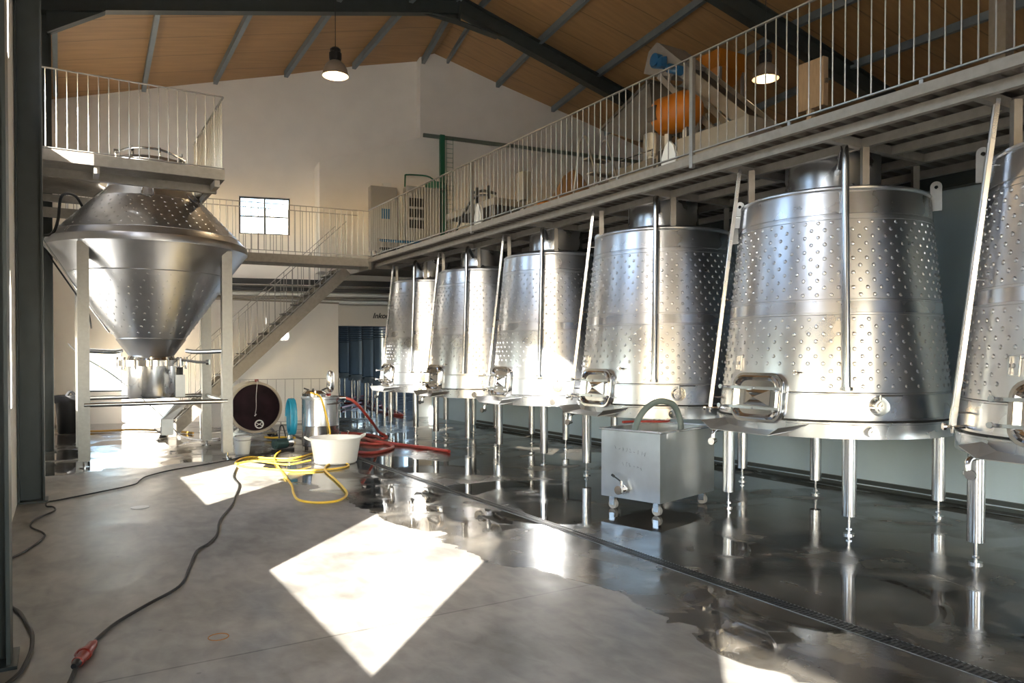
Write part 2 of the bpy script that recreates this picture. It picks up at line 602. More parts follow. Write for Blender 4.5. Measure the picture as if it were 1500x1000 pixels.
SL = {1.687: (1.55, 8.07), 3.206: (3.21, 8.42), 4.763: (4.76, 8.75), 6.328: (6.30, 9.10), 7.963: (7.40, 9.38), 8.37: (7.72, 9.42)}
ROOF = []
for xw, z in GAB:
    if xw < 0:
        ROOF.append([Vector((-.75, y, zz)) for y, zz in ((20.9, 7.38), (14.6, 7.52), (9.67, 7.52), (-6.2, 7.52))])
    elif xw in SL:
        xf, zf = SL[xw]
        p = onW(xw)
        e = (Vector((xf, 14.6, zf)) - Vector((p.x, p.y, z))) * (-.3 / (p.y - 14.6))
        dr_ = .4 if xw > 7 else 0
        ROOF.append([Vector((p.x, p.y, z)) + e * 1.0, Vector((xf, 14.6, zf)), Vector((xf - dr_, 9.67, zf)), Vector((xf - dr_, -6.2, zf))])
    elif xw > 17:
        ROOF.append([Vector((17.3, y, z)) for y in (17.4, 14.6, 9.67, -6.2)])
    else:
        ROOF.append(line_pts(xw, z))


def roof_mesh(lo, hi):
    m = MB()
    for i in range(lo, hi):
        for j in range(3):
            a, b, c, d = ROOF[i][j], ROOF[i + 1][j], ROOF[i + 1][j + 1], ROOF[i][j + 1]
            up = Vector((0, 0, .12))
            m.add([a, b, c, d, a + up, b + up, c + up, d + up], [(0, 1, 2, 3), (7, 6, 5, 4), (0, 4, 5, 1), (1, 5, 6, 2), (2, 6, 7, 3), (3, 7, 4, 0)])
    return m


struct(roof_mesh(0, 6).build('ceiling_left', CEIL, smooth=False))
struct(roof_mesh(6, len(ROOF) - 1).build('ceiling_right', CEIL, smooth=False))

# purlins: grey channels under the roof sheets
LBL = ['grey roof purlin nearest the left wall', 'second grey roof purlin from the left wall', 'third grey roof purlin from the left wall',
       'grey roof purlin left of the hanging bell lamp', 'grey roof purlin ending just behind the hanging bell lamp', 'wider grey roof purlin left of the ridge',
       'narrow grey roof purlin right of the ridge', 'first grey purlin down the right roof slope', 'second grey purlin down the right roof slope',
       'third purlin down the right roof slope, above the conveyor', 'lowest visible purlin of the right slope, behind the bell lamp over the walkway']
PL = [[Vector((-.07, 20.55, 7.60)), Vector((-.06, 14.6, 7.66)), Vector((-.06, 9.67, 7.66))]]
for i in (1, 2, 3, 4, 5): PL.append([p.copy() for p in ROOF[i]])
PL.append([p + Vector((.25, 0, -.05)) for p in ROOF[6]])
for i in (7, 8, 9, 10): PL.append([p.copy() for p in ROOF[i]])
for i, pts in enumerate(PL):
    m = MB()
    pts[0].y -= .62; 
    for a, b in zip(pts[:-1], pts[1:]):
        m.bar(a + Vector((0, 0, -.075)), b + Vector((0, 0, -.075)), .09 if i != 6 else .06, .15)
    o = m.build('roof_purlin', PURL, smooth=False)
    tag(o, LBL[i], 'purlin', 'grey purlins under the brown roof')


# ---- portal frames (columns + rafters)
def ibeam(m, p0, p1, depth, width, side, t=.02):
    """I section between p0 and p1; side = unit vector along the flange width"""
    p0, p1 = Vector(p0), Vector(p1)
    d = (p1 - p0).normalized(); sd = Vector(side).normalized(); up = sd.cross(d).normalized()
    m.bar(p0 + up * (depth / 2 - t / 2), p1 + up * (depth / 2 - t / 2), width, t, up)
    m.bar(p0 - up * (depth / 2 - t / 2), p1 - up * (depth / 2 - t / 2), width, t, up)
    m.bar(p0, p1, t * .6, depth - 2 * t, up)


cols = [(4.72, 'dark grey steel column at the left edge, cut by the frame'), (9.79, 'tall dark grey steel column standing left of the funnel tank'),
        (14.72, 'dark grey steel column behind the funnel tank by the left wall')]
for y, lab in cols:
    r = empty('steel_column', (0, y, 0))
    tag(r, lab, 'column', 'steel columns along the left wall')
    xc = {4.72: -.235, 9.79: -.165, 14.72: -.11}[y]
    dp = xc - XL - .005
    m = MB(); ibeam(m, (xc - dp / 2, 0, 0), (xc - dp / 2, 0, 7.3), dp, .24, (0, 1, 0), .018)
    m.build('column_shaft', DARKST, r, smooth=False)
    m = MB().box(XL + .01, xc + .03, -.15, .15, 0, .018)
    m.build('base_plate', DARKST, r, smooth=False)
# frame 2 rafters
r = empty('roof_rafter', (7.4, 14.6, 9.0))
tag(r, 'dark steel roof rafter sloping from left column to the ridge', 'rafter', 'dark roof rafters')
m = MB(); ibeam(m, (-7.70, 0, -1.625), (.02, 0, .13), .30, .2, (0, -1, 0), .018)
m.build('beam', DARKST, r, smooth=False)
m = MB()
m.add([(-7.57, -.01, -2.12), (-6.75, -.01, -1.57), (-7.57, -.01, -1.7), (-7.57, .01, -2.12), (-6.75, .01, -1.57), (-7.57, .01, -1.7)], [(0, 1, 2), (5, 4, 3), (0, 3, 4, 1), (1, 4, 5, 2), (2, 5, 3, 0)])
m.bar((-7.57, 0, -2.10), (-6.72, 0, -1.56), .2, .018)
m.build('eaves_haunch', DARKST, r, smooth=False)
m = MB()
m.add([(-1.0, -.01, -.22), (0, -.01, -.19), (0, -.01, .1), (-1.0, .01, -.22), (0, .01, -.19), (0, .01, .1)], [(0, 1, 2), (5, 4, 3), (0, 3, 4, 1), (1, 4, 5, 2), (2, 5, 3, 0)])
m.bar((-.72, 0, -.165), (0, 0, -.20), .2, .018)
m.bar((0, 0, -.20), (0, 0, .3), .2, .03, (1, 0, 0))
m.build('ridge_haunch', DARKST, r, smooth=False)
r = empty('roof_rafter', (7.4, 14.6, 9.0))
tag(r, 'dark steel roof rafter sloping down right from ridge behind the orange machines', 'rafter', 'dark roof rafters')
m = MB(); ibeam(m, (.02, 0, .16), (9.3, 0, -2.22), .36, .2, (0, -1, 0), .018)
m.build('beam', DARKST, r, smooth=False)
m = MB()
m.bar((0, 0, -.20), (1.0, 0, -.31), .2, .018)
m.build('ridge_haunch', DARKST, r, smooth=False)
r = empty('roof_rafter', (6.6, 9.67, 8.75))
tag(r, 'nearer dark steel rafter passing above the conveyor at top right', 'rafter', 'dark roof rafters')
m = MB(); ibeam(m, (.0, 0, .05), (10.2, 0, -2.03), .42, .2, (0, -1, 0), .018)
m.build('beam', DARKST, r, smooth=False)
r = empty('roof_rafter', (6.6, 9.67, 8.75))
tag(r, 'nearer dark steel rafter rising right from the tall left column', 'rafter', 'dark roof rafters')
m = MB(); ibeam(m, (-6.9, 0, -1.62), (0, 0, .05), .36, .2, (0, -1, 0), .018)
m.build('beam', DARKST, r, smooth=False)
r = empty('steel_post', (10.1, 4.95, 3.68))
tag(r, 'beige steel roof post standing on the mezzanine at the right edge', 'post')
MB().box(-.1, .1, -.1, .1, .012, 4.3).build('post_shaft', GALV, r, smooth=False)
MB().box(-.16, .16, -.16, .16, 0, .012).build('base_plate', GALV, r, smooth=False)

# ================================================================== TANKS IN A ROW
TX = 6.74
RB, RT, ZB, ZT = 1.10, .875, .90, 3.12


def rad(z):
    return RB + (RT - RB) * (z - ZB) / (ZT - ZB)


def polar(a, r, z):
    a = math.radians(a)
    return Vector((r * math.cos(a), r * math.sin(a), z))


def rr_outline(w, h, r, n=5):
    out = []
    for cx, cy, a0 in ((w / 2 - r, h / 2 - r, 0), (-w / 2 + r, h / 2 - r, 90), (-w / 2 + r, -h / 2 + r, 180), (w / 2 - r, -h / 2 + r, 270)):
        for k in range(n + 1):
            a = math.radians(a0 + 90 * k / n)
            out.append((cx + r * math.cos(a), cy + r * math.sin(a)))
    return out


def loft(m, rings, close_last=True):
    n = len(rings[0])
    vs = [p for r in rings for p in r]
    fs = []
    for i in range(len(rings) - 1):
        for k in range(n):
            a = i * n + k; b = i * n + (k + 1) % n
            fs.append((a, b, b + n, a + n))
    if close_last: fs.append(tuple((len(rings) - 1) * n + k for k in range(n)))
    m.add(vs, fs)


def make_tank():
    root = empty('fermentation_tank', (TX, 4.9, 0))
    # body
    prof = [(.0, .86), (RB - .12, .87), (RB - .03, .93), (RB, 1.0)]
    for z in (1.265, 1.27, 1.275): prof.append((rad(z) + (.006 if z == 1.27 else 0), z))
    for z0, z1 in ((1.97, 2.11), (2.84, 2.87)):
        for z, e in ((z0 - .004, 0), (z0, .006), (z1, .006), (z1 + .004, 0)): prof.append((rad(z) + e, z))
    prof += [(rad(3.10), 3.10), (RT + .012, 3.115), (RT + .012, 3.13), (RT - .03, 3.15), (.47, 3.22), (0, 3.23)]
    m = MB().lathe(prof, 96)
    for (z0, z1) in ((1.33, 1.93), (2.15, 2.81)):
        rows = int((z1 - z0) / .066)
        for j in range(rows + 1):
            z = z0 + (z1 - z0) * j / rows
            nn = 50
            for k in range(nn):
                a = (k + .5 * (j % 2)) * 360 / nn
                if z < 1.52 and 155 < a < 209: continue
                q = polar(a, rad(z), z)
                m.dome(q, (math.cos(math.radians(a)), math.sin(math.radians(a)), .1), .0195, .012, 8)
    m.build('tank_shell', STEELD, root, ang=28)
    # plain polished bands (upper collar, belt and foot band)
    m = MB()
    for z0, z1 in ((1.03, 1.255), (1.985, 2.095), (2.885, 3.09)):
        m.lathe([(rad(z0) + .003, z0), (rad(z0) + .008, z0 + .004), (rad(z1) + .008, z1 - .004), (rad(z1) + .003, z1)], 96)
    m.build('plain_band', STEEL, root)
    m = MB().lathe([(RB - .06, .865), (RB + .005, .865), (RB + .005, .99), (RB + .02, .995), (RB + .02, 1.01), (RB - .02, 1.02)], 96)
    m.build('skirt_ring', STEEL, root)
    MB().lathe([(RB - .02, 1.012), (RB + .006, 1.013), (RB + .006, 1.028), (RB - .02, 1.03)], 96).build('dark_gap_ring', RUB, root)  # black rings painted in for the shaded gap above the skirt
    MB().lathe([(rad(1.02), 1.010), (rad(1.02) + .006, 1.012), (rad(1.02) + .006, 1.028), (rad(1.02), 1.030)], 96).build('dark_gap_ring', RUB, root)
    # neck
    m = MB().lathe([(.47, 3.20), (.455, 3.23), (.455, 3.235), (.45, 3.26), (.45, 3.575), (.40, 3.578), (0, 3.578)], 64)
    m.build('tank_neck', STEEL, root)
    # legs
    for a in (225, 315, 45, 135):
        p = polar(a, 1.0, 0)
        l = MB().cyl(p + Vector((0, 0, .17)), p + Vector((0, 0, .875)), .062, 20).build('leg', PIPE, root)
        MB().cyl(p + Vector((0, 0, .012)), p + Vector((0, 0, .17)), .013, 10).cyl(p, p + Vector((0, 0, .014)), .05, 20).cyl(p + Vector((0, 0, .045)), p + Vector((0, 0, .06)), .028, 6).build('levelling_foot', PIPE, l)
    # struts up to the walkway
    for a in (143, 236, 52, 322):
        p = polar(a, .80, 0)
        MB().box(-.03, .03, -.03, .03, 3.14, 3.50, Matrix.Translation((p.x, p.y, 0)) @ Matrix.Rotation(math.radians(a), 4, 'Z')).build('support_strut', GALV, root, smooth=False)
    # wash pipe
    a = 222.5
    pts = [polar(a, .45, 3.36), polar(a, .62, 3.38), polar(a, .80, 3.47), polar(a, .90, 3.49), polar(a, .95, 3.40), polar(a, .965, 3.22)]
    pts = spline(pts, 4) + [polar(a, rad(z) + .085, z) for z in (3.0, 2.5, 2.0, 1.5, 1.31)]
    m = MB().tube(pts, .033, 12)
    p = polar(a, rad(1.3) + .085, 1.295); m.cyl(p, p + Vector((0, 0, .03)), .05, 14)
    m.build('wash_pipe', PIPE, root)
    m = MB()
    for z in (1.40, 2.03, 2.98):
        m.cyl(polar(a, rad(z) - .01, z), polar(a, rad(z) + .07, z), .009, 8)
    m.build('pipe_bracket', PIPE, root)
    # level gauge: flat channel with tube, leaning along the cone
    a = 139
    lo = polar(a, rad(1.05) + .10, 1.07); hi = polar(a, RT + .02, 3.53)
    rdir = Vector((math.cos(math.radians(a)), math.sin(math.radians(a)), 0))
    m = MB().bar(lo, hi, .055, .012, rdir).bar(lo + rdir * .012 + rdir.cross(Vector((0, 0, 1))) * .026, hi + rdir * .012 + rdir.cross(Vector((0, 0, 1))) * .026, .006, .03, rdir).bar(lo + rdir * .012 - rdir.cross(Vector((0, 0, 1))) * .026, hi + rdir * .012 - rdir.cross(Vector((0, 0, 1))) * .026, .006, .03, rdir)
    g = m.build('level_gauge', STEEL, root, smooth=False)
    MB().cyl(lo + rdir * .02, hi + rdir * .02, .011, 10).build('sight_tube', GLASSBL, g)
    for t in (.04, .45, .80):
        q = lo.lerp(hi, t); MB().cyl(q - rdir * .10, q, .008, 8).build('gauge_bracket', PIPE, root)
    q = polar(a, rad(1.05), 1.06)
    m = MB().cyl(q, q + rdir * .16, .014, 10).cyl(q + rdir * .11 + Vector((0, 0, -.05)), q + rdir * .11 + Vector((0, 0, .05)), .014, 10).cyl(q + rdir * .16, q + rdir * .18, .03, 12)
    m.build('gauge_valve', POL, root)
    # lifting lugs
    for a in (297, 118):
        m = MB()
        out = [(-.045, 2.98), (.055, 2.98), (.055, 3.19)] + [(.005 + .05 * math.cos(math.radians(t)), 3.21 + .05 * math.sin(math.radians(t))) for t in range(0, 181, 20)] + [(-.045, 3.19)]
        R_ = Matrix.Rotation(math.radians(a), 4, 'Z')
        hole = [(.005 + .018 * math.cos(2 * PI * k / len(out)), 3.205 + .018 * math.sin(2 * PI * k / len(out))) for k in range(len(out))]
        # order the hole points so that they start at the same bearing as the outline
        c0 = Vector((.005, 3.205))
        hole = [(c0.x + .018 * math.cos(math.atan2(z - c0.y, x - c0.x)), c0.y + .018 * math.sin(math.atan2(z - c0.y, x - c0.x))) for x, z in out]
        rings = []
        for ring, off in ((out, -.008), (out, .008), (hole, .008), (hole, -.008), (out, -.008)):
            rings.append([R_ @ Vector((RT + .045 + x, off, z)) for x, z in ring])
        loft(m, rings, False)
        m.build('lifting_lug', WPLAS if False else GALVW, root, ang=40)
    # hatch on the side towards the aisle
    tilt = math.atan((RB - RT) / (ZT - ZB))
    Mh = Matrix.Translation((-(rad(1.19)) - .0, 0, 1.205)) @ Matrix.Rotation(-PI / 2, 4, 'Z') @ Matrix.Rotation(PI / 2 - 0, 4, 'X') @ Matrix.Rotation(-tilt, 4, 'X')
    # local: x along the wall, y up, z outwards
    def H(u, v, w): return Mh @ Vector((u, v, w))
    m = MB()
    o1 = rr_outline(.60, .47, .13)
    rings = [[H(x, y, -.08) for x, y in o1], [H(x, y, .035) for x, y in o1], [H(x * .985, y * .985, .042) for x, y in o1], [H(x * .9, y * .88, .042) for x, y in o1], [H(x * .9, y * .88, .0) for x, y in o1]]
    loft(m, rings, False)
    m.build('hatch_frame', POL, root)
    m = MB()
    o2 = rr_outline(.53, .41, .11)
    rings = [[H(x, y, .01) for x, y in o2], [H(x, y, .06) for x, y in o2], [H(x * .93, y * .92, .068) for x, y in o2], [H(x * .80, y * .78, .030) for x, y in o2]]
    loft(m, rings, True)
    w, h = .155, .075
    vs = [H(-w, -h, .032), H(w, -h, .032), H(w, h, .032), H(-w, h, .032), H(0, 0, .085)]
    m.add(vs, [(0, 1, 4), (1, 2, 4), (2, 3, 4), (3, 0, 4)])
    d = m.build('hatch_door', POL, root, smooth=False)
    for v in (-.10, .085):
        m = MB().bar(H(-.37, v, .075), H(.31, v, .085), .02, .028, H(0, 1, 0) - H(0, 0, 0))
        m.cyl(H(.27, v - .02, .07), H(.27, v - .02, .12), .013, 10).cyl(H(0, v, .07), H(0, v, .10), .012, 10)
        m.cyl(H(-.36, v, .02), H(-.36, v, .13), .012, 10).cyl(H(-.36, v, .12), H(-.36, v, .145), .022, 10)
        m.build('clamp_bar', PIPE, root)
    # name plate holder and tap near the hatch
    a0 = 163
    m = MB()
    M2 = Matrix.Rotation(math.radians(a0), 4, 'Z') @ Matrix.Translation((rad(1.5), 0, 1.53)) @ Matrix.Rotation(-tilt, 4, 'Y')
    for b in ((-.045, .045, -.075, -.067), (-.045, .045, .067, .075)): m.box(0, .015, b[0], b[1], b[2], b[3], M2)
    m.box(0, .015, -.045, -.037, -.067, .067, M2).box(0, .015, .037, .045, -.067, .067, M2)
    m.build('plate_holder', STEEL, root, smooth=False)
    m = MB(); q = polar(200, rad(1.45), 1.45); dr = polar(200, 1, 0)
    m.cyl(q, q + dr * .09, .010, 10).cyl(q + dr * .03, q + dr * .055, .018, 10).cyl(q + dr * .07 + Vector((0, 0, -.02)), q + dr * .07 + Vector((0, 0, .02)), .008, 8)
    t = polar(200, 0, 0); sd = Vector((-dr.y, dr.x, 0)); m.cyl(q + dr * .04, q + dr * .04 + sd * .06, .005, 6)
    m.build('sample_tap', POL, root)
    # outlet valve with round cap
    a = 237; dr = polar(a, 1, 0); q = polar(a, rad(1.15), 1.155)
    sd = Vector((-dr.y, dr.x, 0))
    m = MB().cyl(q - dr * .02, q + dr * .02, .085, 24).cyl(q, q + dr * .07, .05, 20).cyl(q + dr * .07, q + dr * .085, .064, 24).cyl(q + dr * .085, q + dr * .10, .045, 20).cyl(q + dr * .10, q + dr * .115, .018, 12)
    v = m.build('outlet_valve', POL, root)
    MB().cyl(q + dr * .045 + Vector((0, 0, .04)), q + dr * .045 + Vector((0, 0, .10)), .01, 8).cyl(q + dr * .045 + Vector((0, 0, .098)), q + dr * .045 + Vector((0, 0, .098)) + sd * .19, .0065, 8).build('valve_handle', PIPE, v)
    a = 233; dr = polar(a, 1, 0); q = polar(a, RB, .93)
    MB().cyl(q, q + dr * .10, .022, 14).cyl(q + dr * .06, q + dr * .085, .045, 16).cyl(q + dr * .05 + Vector((0, 0, -.05)), q + dr * .05 + Vector((0, 0, .05)), .012, 8).build('drain_stub', POL, root)
    # folded tray under the hatch
    m = MB()
    xs = -RB
    t = .006
    P = [(-.98, .40, .93), (-.98, -.38, .93), (-1.30, -.30, .885), (-1.27, .42, .885)]
    m.add([Vector(p) for p in P] + [Vector(p) - Vector((0, 0, t)) for p in P], [(0, 1, 2, 3), (7, 6, 5, 4), (0, 4, 5, 1), (1, 5, 6, 2), (2, 6, 7, 3), (3, 7, 4, 0)])
    Q = [(-1.27, .42, .885), (-1.30, -.30, .885), (-1.31, -.42, .955), (-1.00, -.50, .985), (-.98, -.38, .93), (-1.28, .54, .965), (-1.00, .52, .975), (-.98, .40, .93)]
    def sheet(idx):
        vs = [Vector(Q[i]) for i in idx]; nn = (vs[1] - vs[0]).cross(vs[2] - vs[0]).normalized() * t
        k = len(vs)
        m.add(vs + [v + nn for v in vs], [tuple(range(k))[::-1], tuple(range(k, 2 * k))] + [(i, (i + 1) % k, k + (i + 1) % k, k + i) for i in range(k)])
    sheet((1, 2, 3)); sheet((1, 3, 4)); sheet((0, 5, 6)); sheet((0, 6, 7))
    m.build('drip_tray', SHEET, root, smooth=False)
    # bottom drain elbow left of the tray
    q = Vector((-.95, .55, .86))
    m = MB().tube(spline([q + Vector((.2, -.1, .04)), q, q + Vector((-.10, .03, -.02)), q + Vector((-.12, .03, -.10))], 4), .022, 12)
    m.cyl(q + Vector((-.12, .03, -.10)), q + Vector((-.12, .03, -.13)), .035, 14)
    m.cyl(q + Vector((-.12, .0, -.115)), q + Vector((-.20, -.03, -.115)), .022, 12).cyl(q + Vector((-.19, -.03, -.115)), q + Vector((-.215, -.035, -.115)), .036, 16)
    m.build('bottom_drain', POL, root)
    return root


TL = ['nearest steel tank, cut off by the right edge of the photo', 'large dimpled steel tank right of the square trolley, second from the right edge',
      'dimpled steel tank behind the square wheeled trolley', 'dimpled steel tank with bright sunlit base, next beyond the one behind the trolley',
      'dimpled steel tank, second from the far end of the row', 'farthest dimpled steel tank of the row, beside the doorway']
tank0 = make_tank()
for i in range(6):
    o = tank0 if i == 1 else copy_tree(tank0)
    o.location = (TX, (2.4, 4.9, 7.4, 9.88, 12.28, 14.55)[i], 0)
    if i > 2: o.scale = (.93, .93, 1)
    tag(o, TL[i], 'tank', 'conical dimpled steel tanks in a row')

# ================================================================== MEZZANINE WALKWAY
FX = 5.6
r = empty('mezzanine_walkway', (FX, 0, 3.58))
tag(r, 'steel mezzanine walkway with corrugated deck running above the tank row', 'walkway')
Y0, Y1 = -1.0, 15.3
MB().box(-.004, .05, Y0, Y1, .0, .082).box(.05, .10, Y0, Y1, .066, .082).build('edge_beam', GALV, r, smooth=False)
m = MB()
n = int((Y1 - Y0) / .16)
for k in range(n):
    y = Y0 + k * .16
    pr = [(y, .035), (y + .03, .0), (y + .09, .0), (y + .12, .035), (y + .16, .035)]
    for (ya, za), (yb, zb) in zip(pr[:-1], pr[1:]):
        m.add([(.05, ya, za), (.05, yb, zb), (11.38, yb, zb), (11.38, ya, za), (.05, ya, .06), (.05, yb, .06), (11.38, yb, .06), (11.38, ya, .06)], [(0, 1, 2, 3), (4, 7, 6, 5), (0, 4, 5, 1), (3, 2, 6, 7)])
m.build('corrugated_deck', DECK, r, smooth=False)
tys = [2.4 + 2.5 * i for i in range(6)]
for xo in (.17, .66, 1.66, 2.3):
    MB().box(xo, xo + .06, Y0, Y1, -.085, -.005).build('joist', GALV, r, smooth=False)
for i in range(7):
    ya = tys[i - 1] + .62 if i else Y0
    yb = tys[i] - .62 if i < 6 else Y1
    MB().box(1.12, 1.18, ya, yb, -.085, -.005).build('joist', GALV, r, smooth=False)
for ty in tys:
    for dy in (-.62, .62):
        MB().box(.23, .66, ty + dy - .03, ty + dy + .03, -.085, -.005).box(.72, 1.66, ty + dy - .03, ty + dy + .03, -.084, -.005).build('cross_joist', GALV, r, smooth=False)
# back carrier
MB().box(2.5, 2.62, Y0, Y1, -.19, -.005).build('rear_beam', DARKST, r, smooth=False)


# railings ----------------------------------------------------------
def railing(p0, p1, label, h0=.10, h1=1.08, pitch=.119, post0=False, post1=False, br=.0065, mat_=None, group='steel railings of the walkways', railw=.028, midrail=None):
    """level or sloping railing: p0, p1 at deck level"""
    mat_ = mat_ or GALVW
    p0, p1 = Vector(p0), Vector(p1)
    L = (Vector((p1.x, p1.y, 0)) - Vector((p0.x, p0.y, 0))).length
    ang = math.atan2(p1.y - p0.y, p1.x - p0.x)
    dz = p1.z - p0.z
    r = empty('railing', p0, ang)
    tag(r, label, 'railing', group)
    MB().bar((0, 0, h1), (L, 0, h1 + dz), railw, .014).build('top_rail', mat_, r, smooth=False)
    MB().bar((0, 0, h0), (L, 0, h0 + dz), railw, .012).build('bottom_rail', mat_, r, smooth=False)
    if midrail:
        MB().bar((0, 0, midrail), (L, 0, midrail + dz), railw, .012).build('middle_rail', mat_, r, smooth=False)
    n = max(1, int(round(L / pitch)))
    n = min(n, 99)
    b0 = None
    for k in range(1, n):
        if b0 is None:
            b0 = MB().cyl((0, 0, h0 + .006), (0, 0, h1 - .007), br, 8).build('baluster', mat_, r)
            b = b0
        else:
            b = b0.copy(); COL.objects.link(b)
        x = L * k / n
        b.location = (x, 0, dz * x / L)
    for flag, x in ((post0, 0), (post1, L)):
        if flag:
            zz = dz * x / L
            MB().box(x - .022, x + .022, -.022, .022, zz - .06, zz + h1 - .008).build('post', mat_, r, smooth=False)
    # short feet
    m = MB()
    k = max(2, int(L / 1.2))
    for j in range(1, k):
        x = L * j / k; zz = dz * x / L
        m.bar((x, 0, zz), (x, 0, zz + h0), .012, .03, (1, 0, 0))
    m.build('foot_bracket', mat_, r, smooth=False)
    return r


ZD = 3.662
railing((FX + .012, .9, ZD - .06), (FX + .012, 5.73, ZD - .06), 'nearest railing section above the two right-hand tanks')
railing((FX + .012, 5.73, ZD - .06), (FX + .012, 10.59, ZD - .06), 'middle railing section in front of the orange machines', post0=True)
railing((FX + .012, 10.59, ZD - .06), (FX + .012, 15.26, ZD - .06), 'far railing section of the mezzanine above the farthest tanks', post0=True)

# catwalk across the far end
CA = Vector((5.62, 15.27, ZD)); CB = Vector((-.38, 15.27 + 6.0 * .108, ZD))
cdir = (CB - CA).normalized(); cn = Vector((-cdir.y, cdir.x, 0))
if cn.y < 0: cn = -cn
Lc = (CB - CA).length
ca = math.atan2(cdir.y, cdir.x)
r = empty('cross_catwalk', CA, ca)
tag(r, 'galvanised steel catwalk crossing the hall behind the funnel tank', 'catwalk')
sgn = 1 if (Matrix.Rotation(ca, 3, 'Z') @ Vector((0, 1, 0))).dot(cn) > 0 else -1
MB().box(0, Lc, 0, .05 * sgn, -.17, 0).build('edge_beam', GALV, r, smooth=False)
MB().box(0, Lc, .60 * sgn, .65 * sgn, -.17, 0).build('edge_beam', GALV, r, smooth=False)
m = MB()
for k in range(int(Lc / .12)):
    x = k * .12
    m.box(x, x + .06, .05 * sgn, .60 * sgn, -.05, -.01).box(x + .06, x + .12, .05 * sgn, .60 * sgn, -.03, -.01)
m.build('deck_plank', DECK, r, smooth=False)
railing(CA, CA + cdir * (Lc), 'front railing of the far catwalk, behind the funnel tank', h0=.06, h1=1.0)
bk = cn * .56
railing(CA + bk + cdir * .1, CA + bk + cdir * Lc, 'rear railing of the far catwalk, in front of the small window', h0=.06, h1=1.0, pitch=.15)
# floor of the mezzanine at the far end behind the catwalk junction
r2 = empty('mezzanine_landing', (5.6, 15.3, 3.6))
tag(r2, 'steel deck landing at the far end of the mezzanine under the grey cabinet', 'walkway')
m = MB()
q0 = onW(5.62, -.34, 'right'); q1 = onW(16.9, -.34)
P4 = [(.02, .02), (11.3, .02), (q1.x - 5.6, q1.y - 15.3), (.02, q0.y - 15.3)]
m.add([(x, y, 0) for x, y in P4] + [(x, y, .06) for x, y in P4], [(3, 2, 1, 0), (4, 5, 6, 7), (0, 1, 5, 4), (1, 2, 6, 5), (2, 3, 7, 6), (3, 0, 4, 7)])
m.build('deck_plate', DECK, r2, smooth=False)
MB().box(.02, .08, .0, 1.9, -.16, 0).build('edge_beam', GALV, r2, smooth=False)

# stairs ------------------------------------------------------------
r = empty('steel_staircase', (5.45, 16.2, 3.62))
tag(r, 'galvanised steel staircase sloping down left beneath the far catwalk', 'stairs')
sl = (3.597 - 1.375) / (5.414 - 3.075)
xb = 3.62 / sl
for yo in (0, .85):
    MB().bar((0, yo, -.13), (-xb + .14, yo, -.13 - sl * (xb - .14)), .04, .22).build('stringer', GALV, r, smooth=False)
for k in range(16):
    z = -.22 * (k + 1) 
    x = z / sl
    MB().box(x - .12, x + .13, .025, .825, z - .015, z + .015).build('tread', DECK, r, smooth=False)
railing((5.45, 16.2, 3.62), (5.45 - xb + .3, 16.2, 3.62 - sl * (xb - .3)), 'sloping handrail on the near side of the staircase', h0=.06, h1=.97, pitch=.12)
railing((5.45, 17.05, 3.62), (5.45 - xb + .3, 17.05, 3.62 - sl * (xb - .3)), 'sloping handrail on the far side of the staircase', h0=.06, h1=.97, pitch=.2)

# sliding door leaf and guard rail beneath the stairs
r = empty('sliding_door_leaf', (4.2, 17.60, 0))
tag(r, 'tall smooth white sliding door leaf behind the staircase', 'door')
MB().box(-1.6, 1.50, 0, .08, .02, 2.84).build('door_panel', PANELW, r, smooth=False)
MB().box(-1.62, 1.52, -.004, .084, 2.84, 2.88).build('top_channel', GALV, r, smooth=False)
railing((5.35, 17.30, 0), (3.2, 17.42, 0), 'low guard railing in front of the white door leaf', h0=.10, h1=1.07, pitch=.20, group=None, br=.006)
MB()
for z0, z1, o, nm, mm, lab in ((3.35, 3.48, -.32, 'cable_tray', BLKP, 'upper black cable tray running along the far wall'),
                       (3.19, 3.28, -.32, 'cable_tray', BLKP, 'lower black cable tray running along the far wall')):
    a = onW(1.3, o); b = onW(7.8, o)
    t = MB().bar(a + Vector((0, 0, (z0 + z1) / 2)), b + Vector((0, 0, (z0 + z1) / 2)), .10, z1 - z0).build(nm, mm, smooth=False)
    tag(t, lab, 'cable tray', 'cable trays on the far wall')
for k, (z, rd) in enumerate(((3.31, .028), (3.13, .05), (3.03, .035), (2.94, .05))):
    a = onW(1.3, -.20); b = onW(7.8, -.20)
    t = MB().cyl(a + Vector((0, 0, z)), b + Vector((0, 0, z)), rd, 12).build('wall_pipe', (GALVW, WPLAS, GALV, WPLAS)[k])
    tag(t, ('thin pale pipe between the two black cable trays', 'thick white pipe right under the cable trays', 'thin grey pipe under the thick white one', 'lowest white pipe above the white door leaf')[k], 'pipe', 'pipes along the far wall')
# roller door box with lettering
ro = onW(6.95, -.30)
r = empty('roller_door_box', ro + Vector((0, 0, 2.355)), -WS1)
tag(r, 'beige roller door box over the far doorway with black lettering', 'door box')
MB().box(-1.02, 1.0, 0, .27, 0, .51).build('box_cover', mat('beige_cover', (.55, .52, .46), 0, .4), r, smooth=False)
cu = bpy.data.curves.new('lettering', 'FONT')
cu.body = 'Inkom'; cu.size = .18; cu.shear = .3; cu.extrude = .002; cu.offset = .006
tmp = bpy.data.objects.new('lettering_curve', cu); COL.objects.link(tmp)
tme = bpy.data.meshes.new_from_object(tmp)
bpy.data.objects.remove(tmp)
tme.materials.clear(); tme.materials.append(TEXTM)
to = bpy.data.objects.new('lettering', tme); COL.objects.link(to)
to.parent = r; to.location = (-.11, -.006, .20); to.rotation_euler = (PI / 2, 0, 0)

